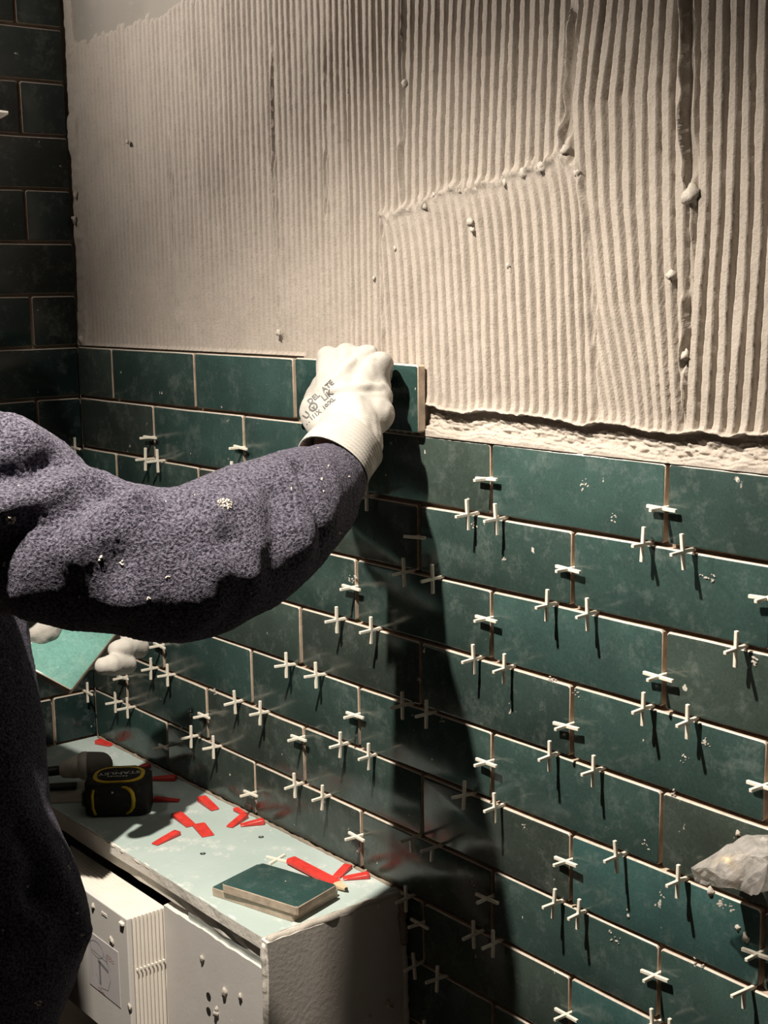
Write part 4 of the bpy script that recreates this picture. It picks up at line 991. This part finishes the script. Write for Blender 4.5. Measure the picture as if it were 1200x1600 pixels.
folds(gm, [([(515, 612), (545, 603), (598, 602)], 0.0022, 0.0035), ([(512, 618), (545, 611), (600, 611)], -0.0020, 0.003), ([(588, 543), (565, 552), (540, 575), (515, 600)], 0.0030, 0.005), ([(575, 545), (552, 550), (530, 562)], -0.0025, 0.004),
           ([(505, 560), (510, 580), (503, 600)], -0.0012, 0.004), ([(560, 620), (570, 660), (565, 690)], 0.0012, 0.006), ([(500, 640), (520, 660), (515, 690)], -0.0012, 0.005), ([(585, 565), (592, 590), (598, 600)], -0.0015, 0.003)])
co = get_co(gm); no = get_no(gm); co[:, 1] = np.minimum(co[:, 1], -0.0122); set_co(gm, co + no * (0.0009 * fbm(co, 70, 2.0, 2))[:, None])
gr = PP(link('glove', gm, M['knit'])); gr['label'] = 'white knitted glove pressing the tile'
# cuff: ribbed tube, tilted opening
def cuff(ctr0, ctr1, r0, r1, open_dir, parent, name='glove_cuff', ribs=9):
    bm = bmesh.new(); ax = (ctr1 - ctr0); L = ax.length; ax.normalize()
    a = ax.cross(Vector((0.2, 0.3, 0.9))).normalized(); b = ax.cross(a); n = 72; rings = []
    steps = ribs * 4
    for j in range(steps + 1):
        t = j / steps; r = r0 + (r1 - r0) * t + 0.0006 * math.cos(2 * math.pi * t * ribs)
        ring = []
        for k in range(n):
            th = 2 * math.pi * k / n; dv = a * math.cos(th) + b * math.sin(th)
            sk = dv.dot(open_dir)
            ring.append(bm.verts.new(ctr0 + ax * (L * t * (1 + 0.45 * sk)) + dv * (r + 0.0008 * math.sin(th * 3 + t * 4))))
        rings.append(ring)
    for ra, rb in zip(rings, rings[1:]):
        for k in range(n): bm.faces.new((ra[k], ra[(k + 1) % n], rb[(k + 1) % n], rb[k]))
    # turned-in hem
    hem = []
    for v in rings[-1]:
        d_ = (ctr1 - v.co); d_ -= ax * d_.dot(ax); hem.append(bm.verts.new(v.co + d_.normalized() * 0.0022 - ax * 0.0006))
    hem2 = [bm.verts.new(v.co - ax * 0.02) for v in hem]
    for ra, rb in ((rings[-1], hem), (hem, hem2)):
        for k in range(n): bm.faces.new((ra[k], ra[(k + 1) % n], rb[(k + 1) % n], rb[k]))
    o = bm_obj(name, bm, M['knit'], None, True); o.parent = parent; return o
c0, c1 = at(547, 690, 1.292), at(519, 729, 1.272)
cuff(c0, c1, .0332, .0355, Vector((0, 0, 0)), gr)
# faded print on the back of the glove, laid on its surface
gb = bvh_of(gm)
def print_on(body, px, py, ang, size_px, d):
    tmesh = text_mesh(body, size_px * d / FPX, M['print'], 0.00022, 0.0)
    bm = bmesh.new(); bm.from_mesh(tmesh); bmesh.ops.triangulate(bm, faces=bm.faces)
    bmesh.ops.subdivide_edges(bm, edges=list(bm.edges), cuts=2)
    ca, sa = math.cos(ang), math.sin(ang); org = at(px, py, d)
    ex = RX * ca - RY * sa; ey = -RX * sa * -1 * -1 - RY * ca
    ex = (RX * ca - RY * sa); ey = (-RX * sa - RY * ca)
    dead = []
    for v in bm.verts:
        q = org + ex * v.co.x + ey * v.co.y - RZ * 0.08
        h = gb.ray_cast(q, RZ)
        if h[0] is None: dead.append(v)
        else: v.co = h[0] + (h[1] if h[1].dot(RZ) < 0 else -h[1]) * 0.0004
    bmesh.ops.delete(bm, geom=dead, context='VERTS')
    bpy.data.meshes.remove(tmesh)
    o = bm_obj('glove_print', bm, M['print']); o.parent = gr; return o
print_on('DEL  ATE', 500, 611, math.radians(40), 12.5, 1.31)
print_on('U', 478, 647, math.radians(52), 15, 1.31); print_on('O', 489, 635, math.radians(40), 20, 1.31); print_on('v', 489, 635, math.radians(40), 11, 1.31); print_on('LIK', 511, 617, math.radians(37), 14, 1.31)
print_on('. . 111X  10/XL', 500, 642, math.radians(38), 9.5, 1.31)

# left hand with the teal tile
Pq = at(112, 1078, 1.43)
wv_ = (RX * -0.0537 + RY * -0.0280 + RZ * 0.003).normalized()
lv_ = (RX * 0.0385 + RY * -0.0525 + RZ * 0.080).normalized()
lv_ = (lv_ - wv_ * lv_.dot(wv_)).normalized()
nv_ = lv_.cross(wv_).normalized()
if nv_.dot(CAM - Pq) < 0: nv_ = -nv_
t2 = bpy.data.objects.new('wall_tile', tile_mesh(0.203, 0.0655, 0.0090, 55)); COL.objects.link(t2)
ctr = Pq + wv_ * 0.03275 + lv_ * 0.1015
yv = -nv_; xv = lv_; zv = xv.cross(yv)
t2.matrix_world = Matrix(((xv.x, yv.x, zv.x, ctr.x), (xv.y, yv.y, zv.y, ctr.y), (xv.z, yv.z, zv.z, ctr.z), (0, 0, 0, 1)))
t2.color = (0.085, 0.195, 0.17, 1)  # glaze lightened past the wall tiles' to paint in the lamplight
tag(t2, 'brightly lit teal wall tile held in the left glove under the sleeve', 'tile')
def G(w_, l_, n_, r): return (Pq + wv_ * w_ + lv_ * l_ + nv_ * n_, r)
bm = bmesh.new()
# palm under the tile
capsules(bm, [G(.058, .060, -.034, .020) + G(.052, .120, -.034, .020), G(.020, .070, -.032, .016) + G(.020, .120, -.032, .016), G(.058, .060, -.034, .020) + G(.020, .070, -.032, .016), G(.052, .120, -.034, .020) + G(.020, .120, -.032, .016),
              G(.088, .075, -.034, .026) + G(.052, .085, -.033, .023), G(.112, .030, -.034, .031) + G(.080, .045, -.030, .024), G(.080, .045, -.030, .024) + G(.060, .080, -.034, .022)], 2)
# four fingers wrapping the right edge, the nearest two in sight
for l0, k_ in ((.064, 1.04), (.093, 1.06), (.120, 1.04), (.144, .92)):
    capsules(bm, chain([G(.020, l0 + .012, -.031, .0120 * k_), G(-.010, l0 + .016, -.029, .0118 * k_), G(-.0255, l0 + .012, -.014, .0116 * k_), G(-.0165, l0 - .010, -.001, .0108 * k_), G(-.0115, l0 - .018, .001, .0090 * k_)]), 3)
# thumb lies along the far side under the tile's left edge
capsules(bm, chain([G(.095, .070, -.030, .018), G(.092, .095, -.014, .0150), G(.082, .120, .004, .0125), G(.074, .135, .011, .0110)]), 3)
capsules(bm, [(at(58, 984, 1.478), .025, at(0, 1000, 1.49), .030), (at(58, 984, 1.478), .025, G(.060, .080, -.034, .022)[0], .022)], 2)
gm2 = voxel_mesh('glove', bm, 0.0018, 3)
co = get_co(gm2); no = get_no(gm2); set_co(gm2, co + no * (0.0008 * fbm(co, 80, 6.0, 2))[:, None])
gl2 = PP(link('glove', gm2, M['knit'])); gl2['label'] = 'white knitted glove holding the teal tile'
